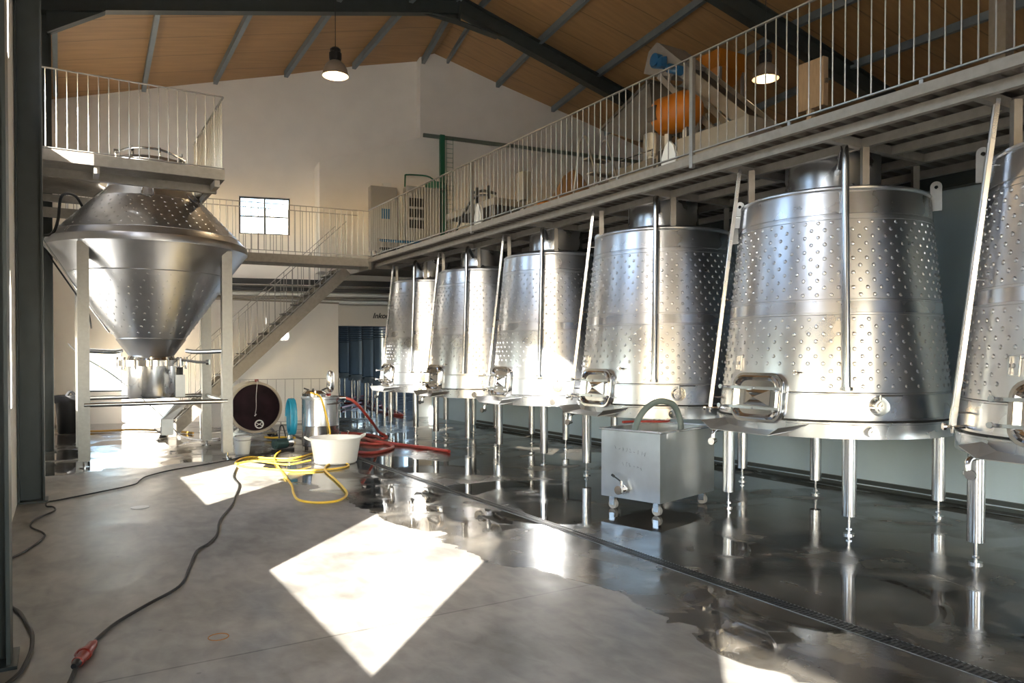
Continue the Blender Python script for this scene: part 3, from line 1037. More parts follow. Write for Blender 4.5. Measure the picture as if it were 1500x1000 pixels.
# room beyond the doorway
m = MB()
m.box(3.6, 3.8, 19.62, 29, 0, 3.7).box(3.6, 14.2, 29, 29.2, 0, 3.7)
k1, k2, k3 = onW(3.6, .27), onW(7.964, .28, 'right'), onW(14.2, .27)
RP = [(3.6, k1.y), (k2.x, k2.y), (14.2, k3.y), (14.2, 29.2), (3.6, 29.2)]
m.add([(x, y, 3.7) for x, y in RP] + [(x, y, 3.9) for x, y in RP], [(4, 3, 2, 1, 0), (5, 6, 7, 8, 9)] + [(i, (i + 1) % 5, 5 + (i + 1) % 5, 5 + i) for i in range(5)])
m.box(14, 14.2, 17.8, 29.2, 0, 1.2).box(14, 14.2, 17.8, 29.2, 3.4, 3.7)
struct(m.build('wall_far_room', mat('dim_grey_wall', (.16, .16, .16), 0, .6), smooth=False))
FB = mat('sky_tinted_tank_steel', (.50, .60, .74), 1, .22)  # blue of the reflected sky is put into the steel colour


def far_tank(loc, lab, group='tall tanks in the room beyond the doorway'):
    r = empty('storage_tank', loc)
    tag(r, lab, 'tank', group)
    prof = [(.36, .95), (.46, 1.0), (.46, 2.05)]
    for k in range(9):
        z = 2.08 + k * .07
        prof += [(.46, z), (.475, z + .02), (.475, z + .05), (.46, z + .065)]
    prof += [(.46, 3.2), (.3, 3.35), (0, 3.38)]
    MB().lathe(prof, 40).build('tank_shell', FB, r)
    MB().lathe([(.44, .80), (.48, .80), (.48, .98), (.44, .98)], 40).build('skirt_ring', STEEL, r)
    for a in (45, 135, 225, 315):
        p = polar(a, .40, 0)
        MB().cyl(p, p + Vector((0, 0, .9)), .045, 10).build('leg', PIPE, r)
    return r


FT = [((7.67, 19.2, 0), 'dim sky-tinted storage tank just inside the doorway, nearest the row of dimpled tanks'),
      ((8.05, 21.17, 0), 'second dim storage tank from the right, seen through the doorway'),
      ((8.54, 23.8, 0), 'third dim storage tank from the right, seen through the doorway'),
      ((9.05, 26.64, 0), 'leftmost and farthest dim storage tank seen through the doorway')]
for l, lab in FT: far_tank(l, lab)

# ================================================================== FUNNEL TANK + PLATFORM
FC = Vector((1.24, 13.3, 0))
r = empty('double_cone_tank', FC)
tag(r, 'large double-cone stainless steel tank on four square legs at left', 'tank')
RF = 1.43


def rcone(z):
    if z > 3.32: return RF + (.62 - RF) * (z - 3.38) / (4.22 - 3.38)
    return .33 + (RF - .33) * (z - 1.60) / (3.24 - 1.60)


prof = [(.33, 1.60)]
for z in (1.86, 2.86): prof += [(rcone(z) - .002, z - .012), (rcone(z) + .008, z), (rcone(z) - .002, z + .012)]
prof += [(RF, 3.22), (RF + .03, 3.25), (RF + .035, 3.30), (RF + .02, 3.36), (RF - .02, 3.39), (rcone(3.47), 3.47), (rcone(3.475) + .008, 3.478), (rcone(3.49), 3.49), (rcone(4.02), 4.02), (rcone(4.03) + .006, 4.03), (rcone(4.04), 4.04), (.62, 4.22), (.60, 4.30), (.60, 4.62), (.52, 4.68), (0, 4.74)]
m = MB().lathe(prof, 112)
for z0, z1, zz in ((1.95, 2.80, 1), (3.54, 3.99, 2)):
    rows = int((z1 - z0) / (.085 if zz == 1 else .07))
    for j in range(rows + 1):
        z = z0 + (z1 - z0) * j / rows
        R0 = rcone(z); nn = int(2 * PI * R0 / .155)
        for k in range(nn):
            a = (k + .5 * (j % 2)) * 360 / nn
            q = polar(a, R0, z)
            nz = -.7 if zz == 1 else .95
            m.dome(q, (math.cos(math.radians(a)), math.sin(math.radians(a)), nz), .018, .008)
m.build('tank_shell', STEELD, r, ang=25)
m = MB().lathe([(.48, 1.44), (.50, 1.44), (.50, 1.53), (.36, 1.54), (.33, 1.60), (.31, 1.62)], 64)
m.lathe([(.33, 1.44), (.50, 1.44)], 64)
m.build('flange_ring', POL, r)
for k in range(14):
    a = k * 360 / 14 + 8
    p = polar(a, .515, 1.42)
    MB().cyl(p, p + Vector((0, 0, .14)), .020, 8).cyl(p + Vector((0, 0, .13)), p + Vector((0, 0, .16)), .03, 6).cyl(p + Vector((0, 0, .01)), p + Vector((0, 0, -.03)), .014, 8).build('flange_clamp', POL, r)
m = MB().lathe([(.355, 1.45), (.355, .98), (.33, .93), (.0, .90)], 48)
m.build('outlet_cylinder', STEEL, r)
m = MB().box(.30, .44, -.42, -.28, .95, 1.30).build('outlet_gearbox', SHEET, r, smooth=False)
m = MB().cyl((.37, -.35, 1.30), (.37, -.35, 1.42), .05, 12).build('outlet_knob', RUB, r)
m = MB()
m.add([(.10, -.38, .60), (.27, -.38, .60), (.27, -.22, .60), (.10, -.22, .60), (.30, -.42, .82), (.52, -.42, .90), (.52, -.20, .90), (.30, -.20, .82)],
      [(0, 1, 2, 3), (4, 7, 6, 5), (0, 4, 5, 1), (1, 5, 6, 2), (2, 6, 7, 3), (3, 7, 4, 0)])
m.box(.10, .27, -.38, -.22, .35, .60)
m.build('discharge_chute', SHEET, r, smooth=False)
LG = .97
for sx, sy in ((-1, -1), (1, -1), (1, 1), (-1, 1)):
    l = MB().box(sx * LG - .075, sx * LG + .075, sy * LG - .075, sy * LG + .075, .10, 3.22).build('leg', SHEET if False else GALVW, r, smooth=False)
    MB().cyl((sx * LG, sy * LG, .012), (sx * LG, sy * LG, .10), .018, 10).cyl((sx * LG, sy * LG, 0), (sx * LG, sy * LG, .014), .07, 16).build('levelling_foot', PIPE, l)
for (a, b, z) in (((-LG, -LG), (LG, -LG), .90), ((LG, -LG), (LG, LG), .90), ((-LG, LG), (LG, LG), .90), ((-LG, -LG), (-LG, LG), .90)):
    MB().cyl((a[0], a[1] - (.05 if a[1] < 0 and b[1] < 0 else 0), z), (b[0], b[1] - (.05 if a[1] < 0 and b[1] < 0 else 0), z), .035, 14).build('cross_tube', PIPE, r)
for s in (-1, 1):
    m = MB().tube(spline([(s * .97, -.97, 1.68), (s * .60, -.62, 1.66), (s * .46, -.46, 1.68)], 4), .035, 12).build('brace_tube', PIPE, r)
MB().tube([(.32, -.30, 1.55), (.62, -.5, 1.50), (.74, -.55, 1.50)], .022, 10).cyl((.74, -.55, 1.50), (.78, -.57, 1.50), .045, 12).build('side_outlet', PIPE, r)
for a in (200, 262, 318):
    p = polar(a, rcone(4.05) + .03, 4.02); dr = polar(a, 1, 0); sd = Vector((-dr.y, dr.x, 0))
    up = Vector((-dr.x, -dr.y, 1.0)).normalized()
    MB().tube(spline([p - sd * .07 + up * .17, p - sd * .075, p + sd * .075, p + sd * .07 + up * .17], 5), .012, 8).build('lifting_eye', PIPE, r)
for k in range(8):
    a = k * 45 + 10
    p = polar(a, .50, 4.66)
    MB().cyl(p, p + Vector((0, 0, .11)), .018, 8).box(-.03, .03, -.012, .012, 0, .05, Matrix.Translation(p + Vector((0, 0, .10))) @ Matrix.Rotation(math.radians(a), 4, 'Z')).build('lid_clamp', BLKP if k % 2 else PIPE, r)
MB().tube(spline([polar(205, .55, 4.72), polar(240, .6, 4.76), polar(280, .6, 4.76), polar(320, .60, 4.68)], 5), .018, 8).build('lid_hoop', PIPE, r)
# side conduits at left
MB().tube([(-1.50, -.3, 3.45), (-1.46, -.32, 3.30), (-.95, -.50, 2.45), (-.62, -.52, 1.95)], .014, 8).build('side_conduit', PIPE, r)
c1 = MB().tube(spline([(-.95, -.15, 3.86), (-1.05, -.35, 3.98), (-1.22, -.55, 3.92), (-1.27, -.6, 3.55), (-1.36, -.5, 3.36), (-1.60, -.2, 3.38)], 6), .02, 8).build('black_conduit', RUB, r)
MB().tube(spline([(-1.40, -.3, 3.1), (-1.05, -.62, 2.5), (-.90, -.62, 2.25), (-.86, -.6, 2.0)], 6), .012, 8).build('black_conduit', RUB, r)

# platform on top
r = empty('tank_platform', (XL + .012, 11.53, 4.15))
tag(r, 'small steel service platform above the double-cone tank', 'platform')
PW = 2.04 - XL; PD = 2.9
MB().box(0, PW, 0, .04, 0, .15).build('front_beam', GALV, r, smooth=False)
MB().box(PW - .04, PW, .04, PD, 0, .15).build('side_beam', GALV, r, smooth=False)
m = MB()
# grating bars leaving a round opening over the tank
cx, cy, cr = FC.x - XL, FC.y - 11.53, .74
y = .06
while y < PD:
    dd = abs(y - cy)
    if dd < cr:
        hx = math.sqrt(cr * cr - dd * dd)
        m.box(0, cx - hx, y, y + .012, .10, .14)
        if cx + hx < PW - .05: m.box(cx + hx, PW - .04, y, y + .012, .10, .14)
    else:
        m.box(0, PW - .04, y, y + .012, .10, .14)
    y += .034
m.build('grating', GALV, r, smooth=False)
for (ya, yb) in ((.42, .50), (2.35, 2.43)):
    MB().box(0, PW - .04, ya, yb, -.12, -.01).build('cross_beam', GALV, r, smooth=False)
for xa in (.80, 2.33):
    MB().box(xa, xa + .07, .04, .42, -.10, .0).build('short_beam', GALV, r, smooth=False)
MB().box(0, .9, 2.43, 2.52, -.35, -.2).build('rear_beam', GALV, r, smooth=False)
railing((XL + .02, 11.545, 4.30), (2.04, 11.545, 4.30), 'front railing of the small platform above the double-cone tank', h0=.02, h1=1.05, pitch=.122)
railing((2.04, 11.56, 4.30), (2.04, 11.53 + PD, 4.30), 'side railing of the small platform, seen edge-on at its right end', h0=.02, h1=1.05, pitch=.122)

# ================================================================== FLOOR DRAIN
r = empty('floor_drain_channel', (3.97, -1, 0))
tag(r, 'long black slotted drain channel crossing the wet floor diagonally', 'drain')
MB().box(-.060, -.056, 0, 16.4, 0, .003).box(.056, .060, 0, 16.4, 0, .003).build('channel_edge', SHEET, r, smooth=False)
m = MB().box(-.056, .056, 0, 16.4, 0, .0012)
m.build('channel_bed', RUB, r, smooth=False)
m = MB()
y = .02
while y < 16.4:
    m.box(-.056, .056, y, y + .012, .0012, .005); y += .03
m.box(-.006, .006, 0, 16.4, .0012, .0055)
m.build('slotted_grate', BLKP, r, smooth=False)
p = fl(205, 743)
r = MB().cyl((p.x, p.y, 0), (p.x, p.y, .004), .09, 28).build('puddle_disc', SHEET)  # steel disc added in place of a small puddle and its highlight
tag(r, 'small round steel disc standing in for a puddle on dry concrete at left', 'drain')
# trace of an old fitting: small rust ring on the floor
c = fl(320, 933)
m = MB()
m.tube([(c.x + .055 * math.cos(t * PI / 8), c.y + .055 * math.sin(t * PI / 8), .002) for t in range(17)], .003, 6)
tag(m.build('rust_ring', mat('rust', (.35, .16, .05), 0, .8)), 'small rusty ring mark on the bare concrete in the foreground', 'rust mark')


# ================================================================== HOSES AND CABLES
def floor_path(pts, z):
    return [fl(a, b, z) for a, b in pts]


def hose(name, pts, rr, m_, label, cat, group=None, sub=6, n=10):
    o = MB().tube(spline(pts, sub), rr, n).build(name, m_)
    return tag(o, label, cat, group)


yp = floor_path([(457, 664), (430, 671), (395, 671), (365, 669), (347, 675), (350, 682), (385, 686), (430, 689), (470, 688), (500, 685), (511, 681), (503, 678), (482, 680)], .016)
yp += floor_path([(476, 688), (490, 701), (503, 714), (508, 724), (495, 733), (465, 736), (438, 732), (430, 722), (427, 710), (415, 694), (403, 676), (404, 666), (414, 658)], .018)
hose('water_hose', yp, .014, YELH, 'yellow hose lying in loops on the sunlit floor before the white tub', 'hose')
yp = floor_path([(346, 679), (375, 675), (420, 680), (455, 674)], .046)
hose('water_hose', yp, .013, YELH, 'second yellow hose strand crossing over the looped hose', 'hose')
hose('water_hose', floor_path([(112, 632), (150, 631), (200, 629), (250, 631), (283, 634)], .03), .022, GOLD, 'orange-yellow hose lying behind the legs of the double-cone tank', 'hose')
hose('water_hose', floor_path([(388, 640), (400, 641), (420, 640), (432, 641)], .05), .02, YELH, 'short yellow hose between barrel and pump', 'hose')

CAB = 'black electric cables on the floor'
hose('electric_cable', floor_path([(5, 828), (16, 818), (40, 805), (63, 788), (63, 780), (45, 771), (52, 760), (79, 748), (78, 742), (68, 741), (70, 735), (86, 732), (137, 722), (194, 710), (205, 703), (216, 697), (252, 688), (306, 679), (333, 674), (360, 668), (396, 661), (412, 654)], .010), .008, RUB, 'thin black cable winding from the left wall past the tank legs to the pump', 'cable', CAB)
hose('electric_cable', floor_path([(347, 684), (342, 698), (350, 710), (345, 726), (340, 739), (322, 762), (318, 782), (305, 796), (288, 807), (277, 832), (263, 858), (216, 885), (173, 910), (150, 928), (138, 940)], .012), .010, RUB, 'black cable running down the floor to a red plug', 'cable', CAB)
hose('electric_cable', floor_path([(112, 974), (104, 995), (92, 1018)], .012), .011, RUB, 'short black cable leaving the lower end of the red plug', 'cable', CAB)
hose('electric_cable', floor_path([(5, 872), (16, 888), (29, 897), (40, 915), (47, 928), (46, 950), (38, 970), (28, 986), (5, 1005), (-20, 1020)], .014), .011, RUB, 'black cable curling out beside the left column in the corner', 'cable', CAB)
# red plug connector
a = fl(139, 940, .03); b = fl(108, 976, .03)
r = empty('cable_connector', a)
tag(r, 'red industrial plug and socket lying on the floor at lower left', 'plug')
d = (b - a); L = d.length; dn = d.normalized()
m = MB().tube([dn * L * t for t in (0, .12, .14, .42, .44, .5)], .02, 14, True, [.014, .017, .026, .028, .034, .034])
m.build('plug_body', REDP, r)
m = MB().tube([dn * L * t for t in (.5, .54, .56, .84, .86)], .02, 14, True, [.036, .036, .030, .028, .020]).build('socket_body', REDP, r)
m = MB().tube([dn * L * t for t in (.86, .90, 1.0)], .02, 12, True, [.024, .022, .014]).build('cable_gland', BLKP, r)
sd = dn.cross(Vector((0, 0, 1)))
MB().tube(spline([dn * L * .2 + sd * .022, dn * L * .3 + sd * .045, dn * L * .5 + sd * .045, dn * L * .6 + sd * .03], 4), .006, 8).build('locking_clip', REDP, r)

RH = 'red hoses in front of the tank row'
v0 = Vector((4.06, 12.75, .87))
hose('wine_hose', [v0 + Vector((.0, 0, 0)), v0 + Vector((.17, -.03, .0)), v0 + Vector((.36, -.08, -.10)), fl(545, 618, .40), fl(555, 632, .16), fl(567, 640, .03), fl(560, 642, .03), fl(549, 638, .03), fl(525, 635, .03), fl(500, 634, .03)], .026, REDH, 'red hose arching from the steel vessel down to the wet floor', 'hose', RH)
hose('wine_hose', floor_path([(502, 635), (520, 637), (545, 645), (580, 650), (627, 656), (658, 661)], .028), .028, REDH, 'red hose with its open end lying nearest the tank legs', 'hose', RH)
hose('wine_hose', floor_path([(525, 662), (545, 663), (566, 659), (576, 654), (566, 650), (545, 650), (528, 648)], .026), .026, REDH, 'red hose looped close beside the white tub', 'hose', RH)
hose('wine_hose', floor_path([(505, 590), (530, 592), (545, 598), (565, 604), (590, 608), (575, 600), (560, 596), (540, 588), (520, 585)], .03), .03, REDH, 'red hose tangled on the floor beyond the doorway', 'hose', 'red hoses beyond the doorway')
hose('wine_hose', floor_path([(515, 583), (535, 580), (560, 590), (550, 595), (530, 590), (500, 597)], .06), .03, REDH, 'second red hose tangled further inside the doorway', 'hose', 'red hoses beyond the doorway')

# ================================================================== VESSEL, TUB, PUMP, BARREL
r = empty('steel_vessel', (3.82, 12.78, 0))
tag(r, 'round stainless steel vessel with clamped lid between tub and barrel', 'vessel')
MB().lathe([(.0, .06), (.30, .06), (.31, .09), (.31, .40), (.314, .41), (.31, .42), (.31, .86), (.325, .87), (.325, .90), (.30, .91), (0, .93)], 48).build('vessel_body', STEEL, r)
MB().lathe([(.20, .90), (.21, .96), (.15, 1.01), (0, 1.02)], 32, (-.10, 0, 0)).build('vessel_lid', POL, r)
for k in range(3):
    a = k * 120
    p = Vector((-.10, 0, 0)) + polar(a, .13, 1.01)
    MB().bar(p, p + polar(a + 20, .09, 0) + Vector((0, 0, .03)), .03, .02).build('lid_clamp', BLKP, r, smooth=False)
MB().tube([(.14, -.05, .90), (.14, -.05, .95)], .03, 10).build('lid_plug', REDP, r)
MB().tube([(.10, 0, .90), (.10, 0, .96)], .03, 12).tube([(.18, .02, .97), (.18, .02, 1.01), (.18, .02, 1.05), (.18, .02, 1.28), (.18, .02, 1.32), (.18, .02, 1.345)], .06, 20, True, [.03, .055, .065, .065, .052, .01]).build('air_chamber', POL, r)
MB().cyl((.20, -.10, .80), (.30, -.30, .80), .012, 8).cyl((.02, -.33, .78), (.28, -.26, .80), .012, 8).build('side_handle', PIPE, r)
MB().tube([(.29, -.05, .87), (.42, -.08, .87)], .028, 12).build('hose_coupling', POL, r)
for a in (30, 150, 270):
    MB().cyl(polar(a, .24, 0), polar(a, .24, .07), .03, 10).build('foot', RUB, r)
MB().tube(spline([(-.24, -.235, .98), (-.12, -.335, .93), (-.06, -.348, .80), (.02, -.348, .50), (.06, -.345, .30), (.06, -.345, .08)], 6), .014, 8).build('yellow_strap_hose', YELH, r)
MB().tube(spline([(.30, -.16, .07), (.36, -.20, .14), (.42, -.2, .10), (.5, -.2, .10)], 4), .022, 10).cyl((.42, -.2, .10), (.42, -.2, .3), .01, 8).cyl((.42, -.24, .3), (.42, -.16, .3), .012, 8).build('bottom_valve', POL, r)

r = empty('hose_coil', (3.37, 12.95, 0))
tag(r, 'coil of bright blue hose hanging on the pump beside the steel vessel', 'hose coil')
m = MB()
pts = []
for k in range(0, 16 * 5):
    a = 2 * PI * k / 16
    pts.append((.05 * math.sin(a * .0) + (k / 80 - .5) * .10, .17 * math.cos(a), .56 + .30 * math.sin(a)))
m.tube(pts, .017, 8)
m.build('blue_coil', BLUEH, r)
MB().bar((0, 0, .01), (0, 0, .88), .03, .03, (1, 0, 0)).bar((-.06, -.16, .01), (-.06, .16, .01), .04, .02).build('coil_stand', GREYB, r, smooth=False)

r = empty('transfer_pump', (3.16, 12.78, 0), .4)
tag(r, 'small black and green electric pump on the floor left of the vessel', 'pump')
m = MB().tube([(-.16, 0, .13), (-.14, 0, .13), (-.14, 0, .13), (.08, 0, .13), (.10, 0, .13)], .08, 20, True, [.05, .06, .085, .085, .06]).build('motor_body', mat('dark_green_motor', (.02, .05, .05), 0, .4), r)
MB().cyl((.10, 0, .13), (.20, 0, .13), .07, 18).cyl((.15, 0, .13), (.15, 0, .26), .03, 12).build('pump_head', POL, r)
MB().box(-.15, .2, -.08, .08, 0, .04).build('pump_base', BLKP, r, smooth=False, bevel=.005)
MB().tube(spline([(-.05, 0, .22), (-.02, .02, .40), (.04, .02, .42), (.08, 0, .24)], 4), .012, 8).build('carry_handle', BLKP, r)

c = fl(490, 682) + Vector((.12, .32, 0))
r = empty('plastic_tub', (c.x, c.y, 0))
tag(r, 'round white translucent plastic tub on the wet floor before the vessel', 'tub')
MB().lathe([(0, .004), (.29, .004), (.31, .02), (.37, .36), (.385, .365), (.385, .385), (.365, .385), (.355, .36), (.30, .03), (0, .02)], 48).build('tub_body', WPLAS, r)
for s in (1, -1):
    MB().tube(spline([(s * .37, -.06, .355), (s * .43, -.04, .385), (s * .46, 0, .405), (s * .43, .04, .385), (s * .37, .06, .355)], 5), .016, 8).build('tub_handle', WPLAS, r)

# horizontal barrel with dark head, on wheeled stand
r = empty('steel_barrel', (3.16, 14.75, 0), math.radians(178))
tag(r, 'large beige barrel lying on its side with a dark wine-coloured head', 'barrel')
# local +y is the axis pointing to the camera side
Rb = .475
m = MB()
vs = []; fs = []
prof = [(.40, -.80), (Rb, -.72), (Rb + .02, -.3), (Rb, .0), (Rb + .012, .02), (Rb + .012, .05), (Rb - .03, .055), (Rb - .04, .02)]
n = 48
for rr_, yy in prof:
    for k in range(n):
        a = 2 * PI * k / n
        vs.append((rr_ * math.cos(a), yy, .62 + rr_ * math.sin(a)))
for i in range(len(prof) - 1):
    for k in range(n):
        a = i * n + k; b = i * n + (k + 1) % n
        fs.append((a, b, b + n, a + n))
fs.append(tuple(range(n)))
m.add(vs, fs)
m.build('barrel_shell', BEIGE, r)
MB().cyl((0, .0, .62), (0, .03, .62), Rb - .035, 48).build('barrel_head', BARH, r)
m = MB(); c = Vector((-.06, .031, .30))
m.lathe([(.062, 0), (.085, 0), (.085, .006), (.062, .006), (.062, 0)], 32)
m.v = [(x + c.x, c.y + z, y + c.z) for x, y, z in m.v]
m.bar((-.12, .035, .27), (-.0, .035, .33), .004, .012).bar((-.11, .036, .33), (-.01, .036, .27), .004, .012)
m.build('round_white_emblem', WPLAS, r)
MB().cyl((-.02, .0, .62 + Rb), (-.02, .0, .62 + Rb + .06), .035, 12).build('bung', REDP, r)
MB().tube(spline([(-.02, .055, .62 + Rb + .04), (-.02, .07, .62 + Rb - .02), (.0, .075, .85), (.0, .07, .62), (.02, .07, .50)], 4), .006, 6).cyl((.0, .07, .50), (.03, .07, .46), .012, 8).build('white_cord', WPLAS, r)
for yy in (-.12, -.62):
    m = MB().bar((-.42, yy, .12), (.42, yy, .12), .05, .05)
    m.bar((-.36, yy, .14), (-.25, yy, .26), .04, .04, (0, 1, 0)).bar((.36, yy, .14), (.25, yy, .26), .04, .04, (0, 1, 0))
    m.build('cradle', PIPE, r, smooth=False)
    for s in (-1, 1):
        MB().cyl((s * .38, yy - .02, .055), (s * .38, yy + .02, .055), .055, 18).build('wheel', RUB, r)
        MB().box(s * .38 - .015, s * .38 + .015, yy - .03, yy + .03, .07, .10).build('wheel_bracket', PIPE, r, smooth=False)

c = fl(357, 666)
r = empty('plastic_bucket', (c.x, c.y + .1, 0))
tag(r, 'small white plastic bucket at the foot of the barrel', 'bucket')
MB().lathe([(0, .003), (.105, .003), (.11, .02), (.135, .27), (.142, .275), (.142, .285), (.13, .285), (.105, .02), (0, .015)], 32).build('bucket_body', WPLAS, r)
MB().tube(spline([(-.138, 0, .26), (-.10, -.12, .24), (0, -.155, .235), (.10, -.12, .24), (.138, 0, .26)], 5), .004, 6).build('wire_handle', PIPE, r)

r = empty('waste_bin', (.13, 18.0, 0))
tag(r, 'black plastic waste bin lined with a black bag near the left wall', 'bin')
MB().lathe([(0, .01), (.20, .01), (.215, .04), (.245, .74), (.26, .75), (.26, .78), (.0, .77)], 24).build('bin_body', BLKP, r)
m = MB()
n = 40
rings = []
for z, rr_ in ((.79, .235), (.785, .268), (.70, .272), (.64, .268)):
    rings.append([Vector(((rr_ + .008 * math.sin(k * 2.3 + z * 20)) * math.cos(2 * PI * k / n), (rr_ + .008 * math.sin(k * 1.7)) * math.sin(2 * PI * k / n), z + .015 * math.sin(k * 1.3) * (z < .7))) for k in range(n)])
loft(m, rings, False)
m.build('bin_bag', RUB, r)
MB().tube(spline([(-.05, -.05, .77), (.02, -.02, .86), (.10, .02, .80)], 4), .03, 8).build('bag_knot', RUB, r)

# wall hoses and switch by the left wall behind the columns
hose('wall_cable', [Vector((.12, 17.95, 1.85)), Vector((.35, 17.6, 1.6)), Vector((.9, 17.0, 1.2)), Vector((1.6, 15.9, .5)), Vector((2.0, 15.4, .05)), Vector((2.6, 15.2, .02))], .011, RUB, 'dark cable hanging slanting across the back of the double-cone tank', 'cable')

# ================================================================== STEEL TROLLEY WITH HOSE
C0 = Vector((5.04, 5.57, 0))
ang = math.radians(15)
r = empty('steel_trolley', C0, ang)
tag(r, 'square open stainless steel trolley bin on castors before the tanks', 'trolley')
LX, LY, ZA, ZC = 1.06, .72, .14, .83
t = .012
m = MB()
m.box(0, LX, 0, LY, ZA, ZA + t).box(0, LX, 0, t, ZA + t, ZC).box(0, LX, LY - t, LY, ZA + t, ZC).box(0, t, t, LY - t, ZA + t, ZC).box(LX - t, LX, t, LY - t, ZA + t, ZC)
m.build('bin_body', CARTM, r, smooth=False)
m = MB().box(-.02, LX + .02, -.02, .012, ZC, ZC + .02).box(-.02, LX + .02, LY - .012, LY + .02, ZC, ZC + .02).box(-.02, .012, .012, LY - .012, ZC, ZC + .02).box(LX - .012, LX + .02, .012, LY - .012, ZC, ZC + .02)
m.build('rim', STEEL, r, smooth=False, bevel=.004)
for x, y in ((.09, .09), (LX - .09, .09), (.09, LY - .09), (LX - .09, LY - .09)):
    w = MB().cyl((x - .02, y, .05), (x + .02, y, .05), .05, 20).build('castor_wheel', GREYB, r)
    MB().box(x - .03, x - .024, y - .03, y + .03, .04, .12).box(x + .024, x + .03, y - .03, y + .03, .04, .12).box(x - .03, x + .03, y - .03, y + .03, .12, .14).build('castor_fork', PIPE, r, smooth=False)
# valve on the left face (local x=0 side)
q = Vector((0, .42, .24))
v = MB().cyl(q, q + Vector((-.09, 0, 0)), .03, 16).cyl(q + Vector((-.02, 0, 0)), q + Vector((-.04, 0, 0)), .05, 20).cyl(q + Vector((-.09, 0, 0)), q + Vector((-.12, 0, 0)), .045, 20).cyl(q + Vector((-.06, 0, .02)), q + Vector((-.06, 0, .09)), .014, 10).build('drain_valve', POL, r)
MB().cyl(q + Vector((-.06, 0, .08)), q + Vector((-.06, .10, .13)), .008, 8).cyl(q + Vector((-.06, .09, .125)), q + Vector((-.06, .12, .14)), .014, 10).build('valve_handle', BLKP, v)
# faint handwriting on the left face
m = MB()
random.seed(3)
def scribble(y0, z0, n_, hgt):
    for k in range(n_):
        yy = y0 - k * .045
        pts = [Vector((-.0015, yy - random.uniform(0, .03), z0 - k * .006 + random.uniform(-hgt / 2, hgt / 2))) for _ in range(4)]
        m.tube(pts, .0016, 4)
scribble(.55, .66, 9, .045); scribble(.46, .50, 6, .04)
m.build('faint_handwriting', INKM, r)
M_ = Matrix.Translation(C0) @ Matrix.Rotation(ang, 4, 'Z')
hp = [M_ @ Vector(p) for p in ((.15, .45, .45), (.22, .46, .80), (.34, .44, 1.00), (.52, .38, 1.11), (.70, .30, 1.08), (.78, .26, .93), (.77, .24, .78), (.74, .26, .50), (.70, .30, .25))]
hose('grey_hose', hp, .033, GREYH, 'thick grey-green hose arching out of and back into the steel trolley', 'hose', sub=8, n=16)
hp = [M_ @ Vector(p) for p in ((.40, .735, .88), (.62, .70, .875), (.90, .50, .87), (1.12, .62, .87))]
hose('wine_hose', hp, .013, REDH, 'thin dark red hose lying across the rear rim of the steel trolley', 'hose')


# ================================================================== PENDANT LAMPS
def lamp(loc, top, label, en=6):
    r = empty('pendant_lamp', loc)
    tag(r, label, 'lamp', 'bell shaped pendant lamps')
    prof = [(.225, 0), (.232, .004), (.225, .02), (.205, .12), (.165, .20), (.105, .255), (.08, .27)]
    MB().lathe(prof, 40).lathe([(.222, .003), (.200, .12), (.160, .195), (.10, .25), (.0, .262)], 40).build('lamp_shade', LAMPSH, r)
    MB().lathe([(.08, .265), (.105, .28), (.11, .32), (.11, .40), (.095, .42), (.095, .47), (.06, .50), (0, .505)], 12).build('ballast_housing', BLKP, r, smooth=False)
    MB().cyl((0, 0, .50), (0, 0, top - loc[2]), .007, 6).build('suspension_cable', BLKP, r)
    MB().lathe([(0, .06), (.045, .08), (.06, .13), (.045, .18), (.03, .24)], 20).build('bulb', BULB, r)
    l = bpy.data.lights.new('lamp_light', 'POINT'); l.energy = en; l.color = (1, .72, .42); l.shadow_soft_size = .05
    lo = bpy.data.objects.new('lamp_light', l); COL.objects.link(lo); lo.parent = r; lo.location = (0, 0, .03)
    return r


lamp((4.19, 13.05, 6.54), 8.20, 'lit bell-shaped pendant lamp hanging left of the ridge', 30)
lamp((10.43, 8.9, 6.36), 8.30, 'lit bell-shaped pendant lamp behind the railing at top right')

# ================================================================== MACHINES ON THE MEZZANINE
MZ = 3.645


def face_pt(px, py, x): return flx(px, py, x)


# grey electrical cabinet on the far wall
o0 = onW(6.95, -.32, 'right')
r = empty('electrical_cabinet', (o0.x, o0.y, MZ), -WS)
tag(r, 'grey electrical cabinet with small blue label against the far wall', 'cabinet')
MB().box(-.33, .33, -.26, .0, .55, 2.15).build('cabinet_body', GREYB, r, smooth=False, bevel=.01)
MB().box(-.30, .30, -.272, -.262, .60, 2.10).build('cabinet_door', GREYB, r, smooth=False)
MB().box(-.06, .16, -.278, -.273, 1.35, 1.60).build('blue_label', BLUEP, r, smooth=False)
MB().box(-.28, -.22, -.22, -.05, 0, .55).box(.22, .28, -.22, -.05, 0, .55).build('support_leg', GREYB, r, smooth=False)
MB().box(.0, .2, -.2, -.05, 2.15, 2.26).build('top_box', WPLAS, r, smooth=False)
o0 = onW(7.95, -.35, 'right')
r = empty('control_panel', (o0.x, o0.y, MZ), -WS)
tag(r, 'light wall panel with rows of black switches beside the grey cabinet', 'panel')
MB().box(-.45, .42, -.35, 0, .4, 2.2).build('panel_body', GREYB, r, smooth=False, bevel=.01)
for row in range(3):
    for c_ in range(3):
        MB().box(-.40 + c_ * .13, -.29 + c_ * .13, -.375, -.35, 1.15 + row * .27, 1.36 + row * .27).build('switch_module', BLKP, r, smooth=False)
MB().box(-.4, -.3, -.2, -.05, 0, .4).box(.3, .4, -.2, -.05, 0, .4).build('support_leg', GREYB, r, smooth=False)
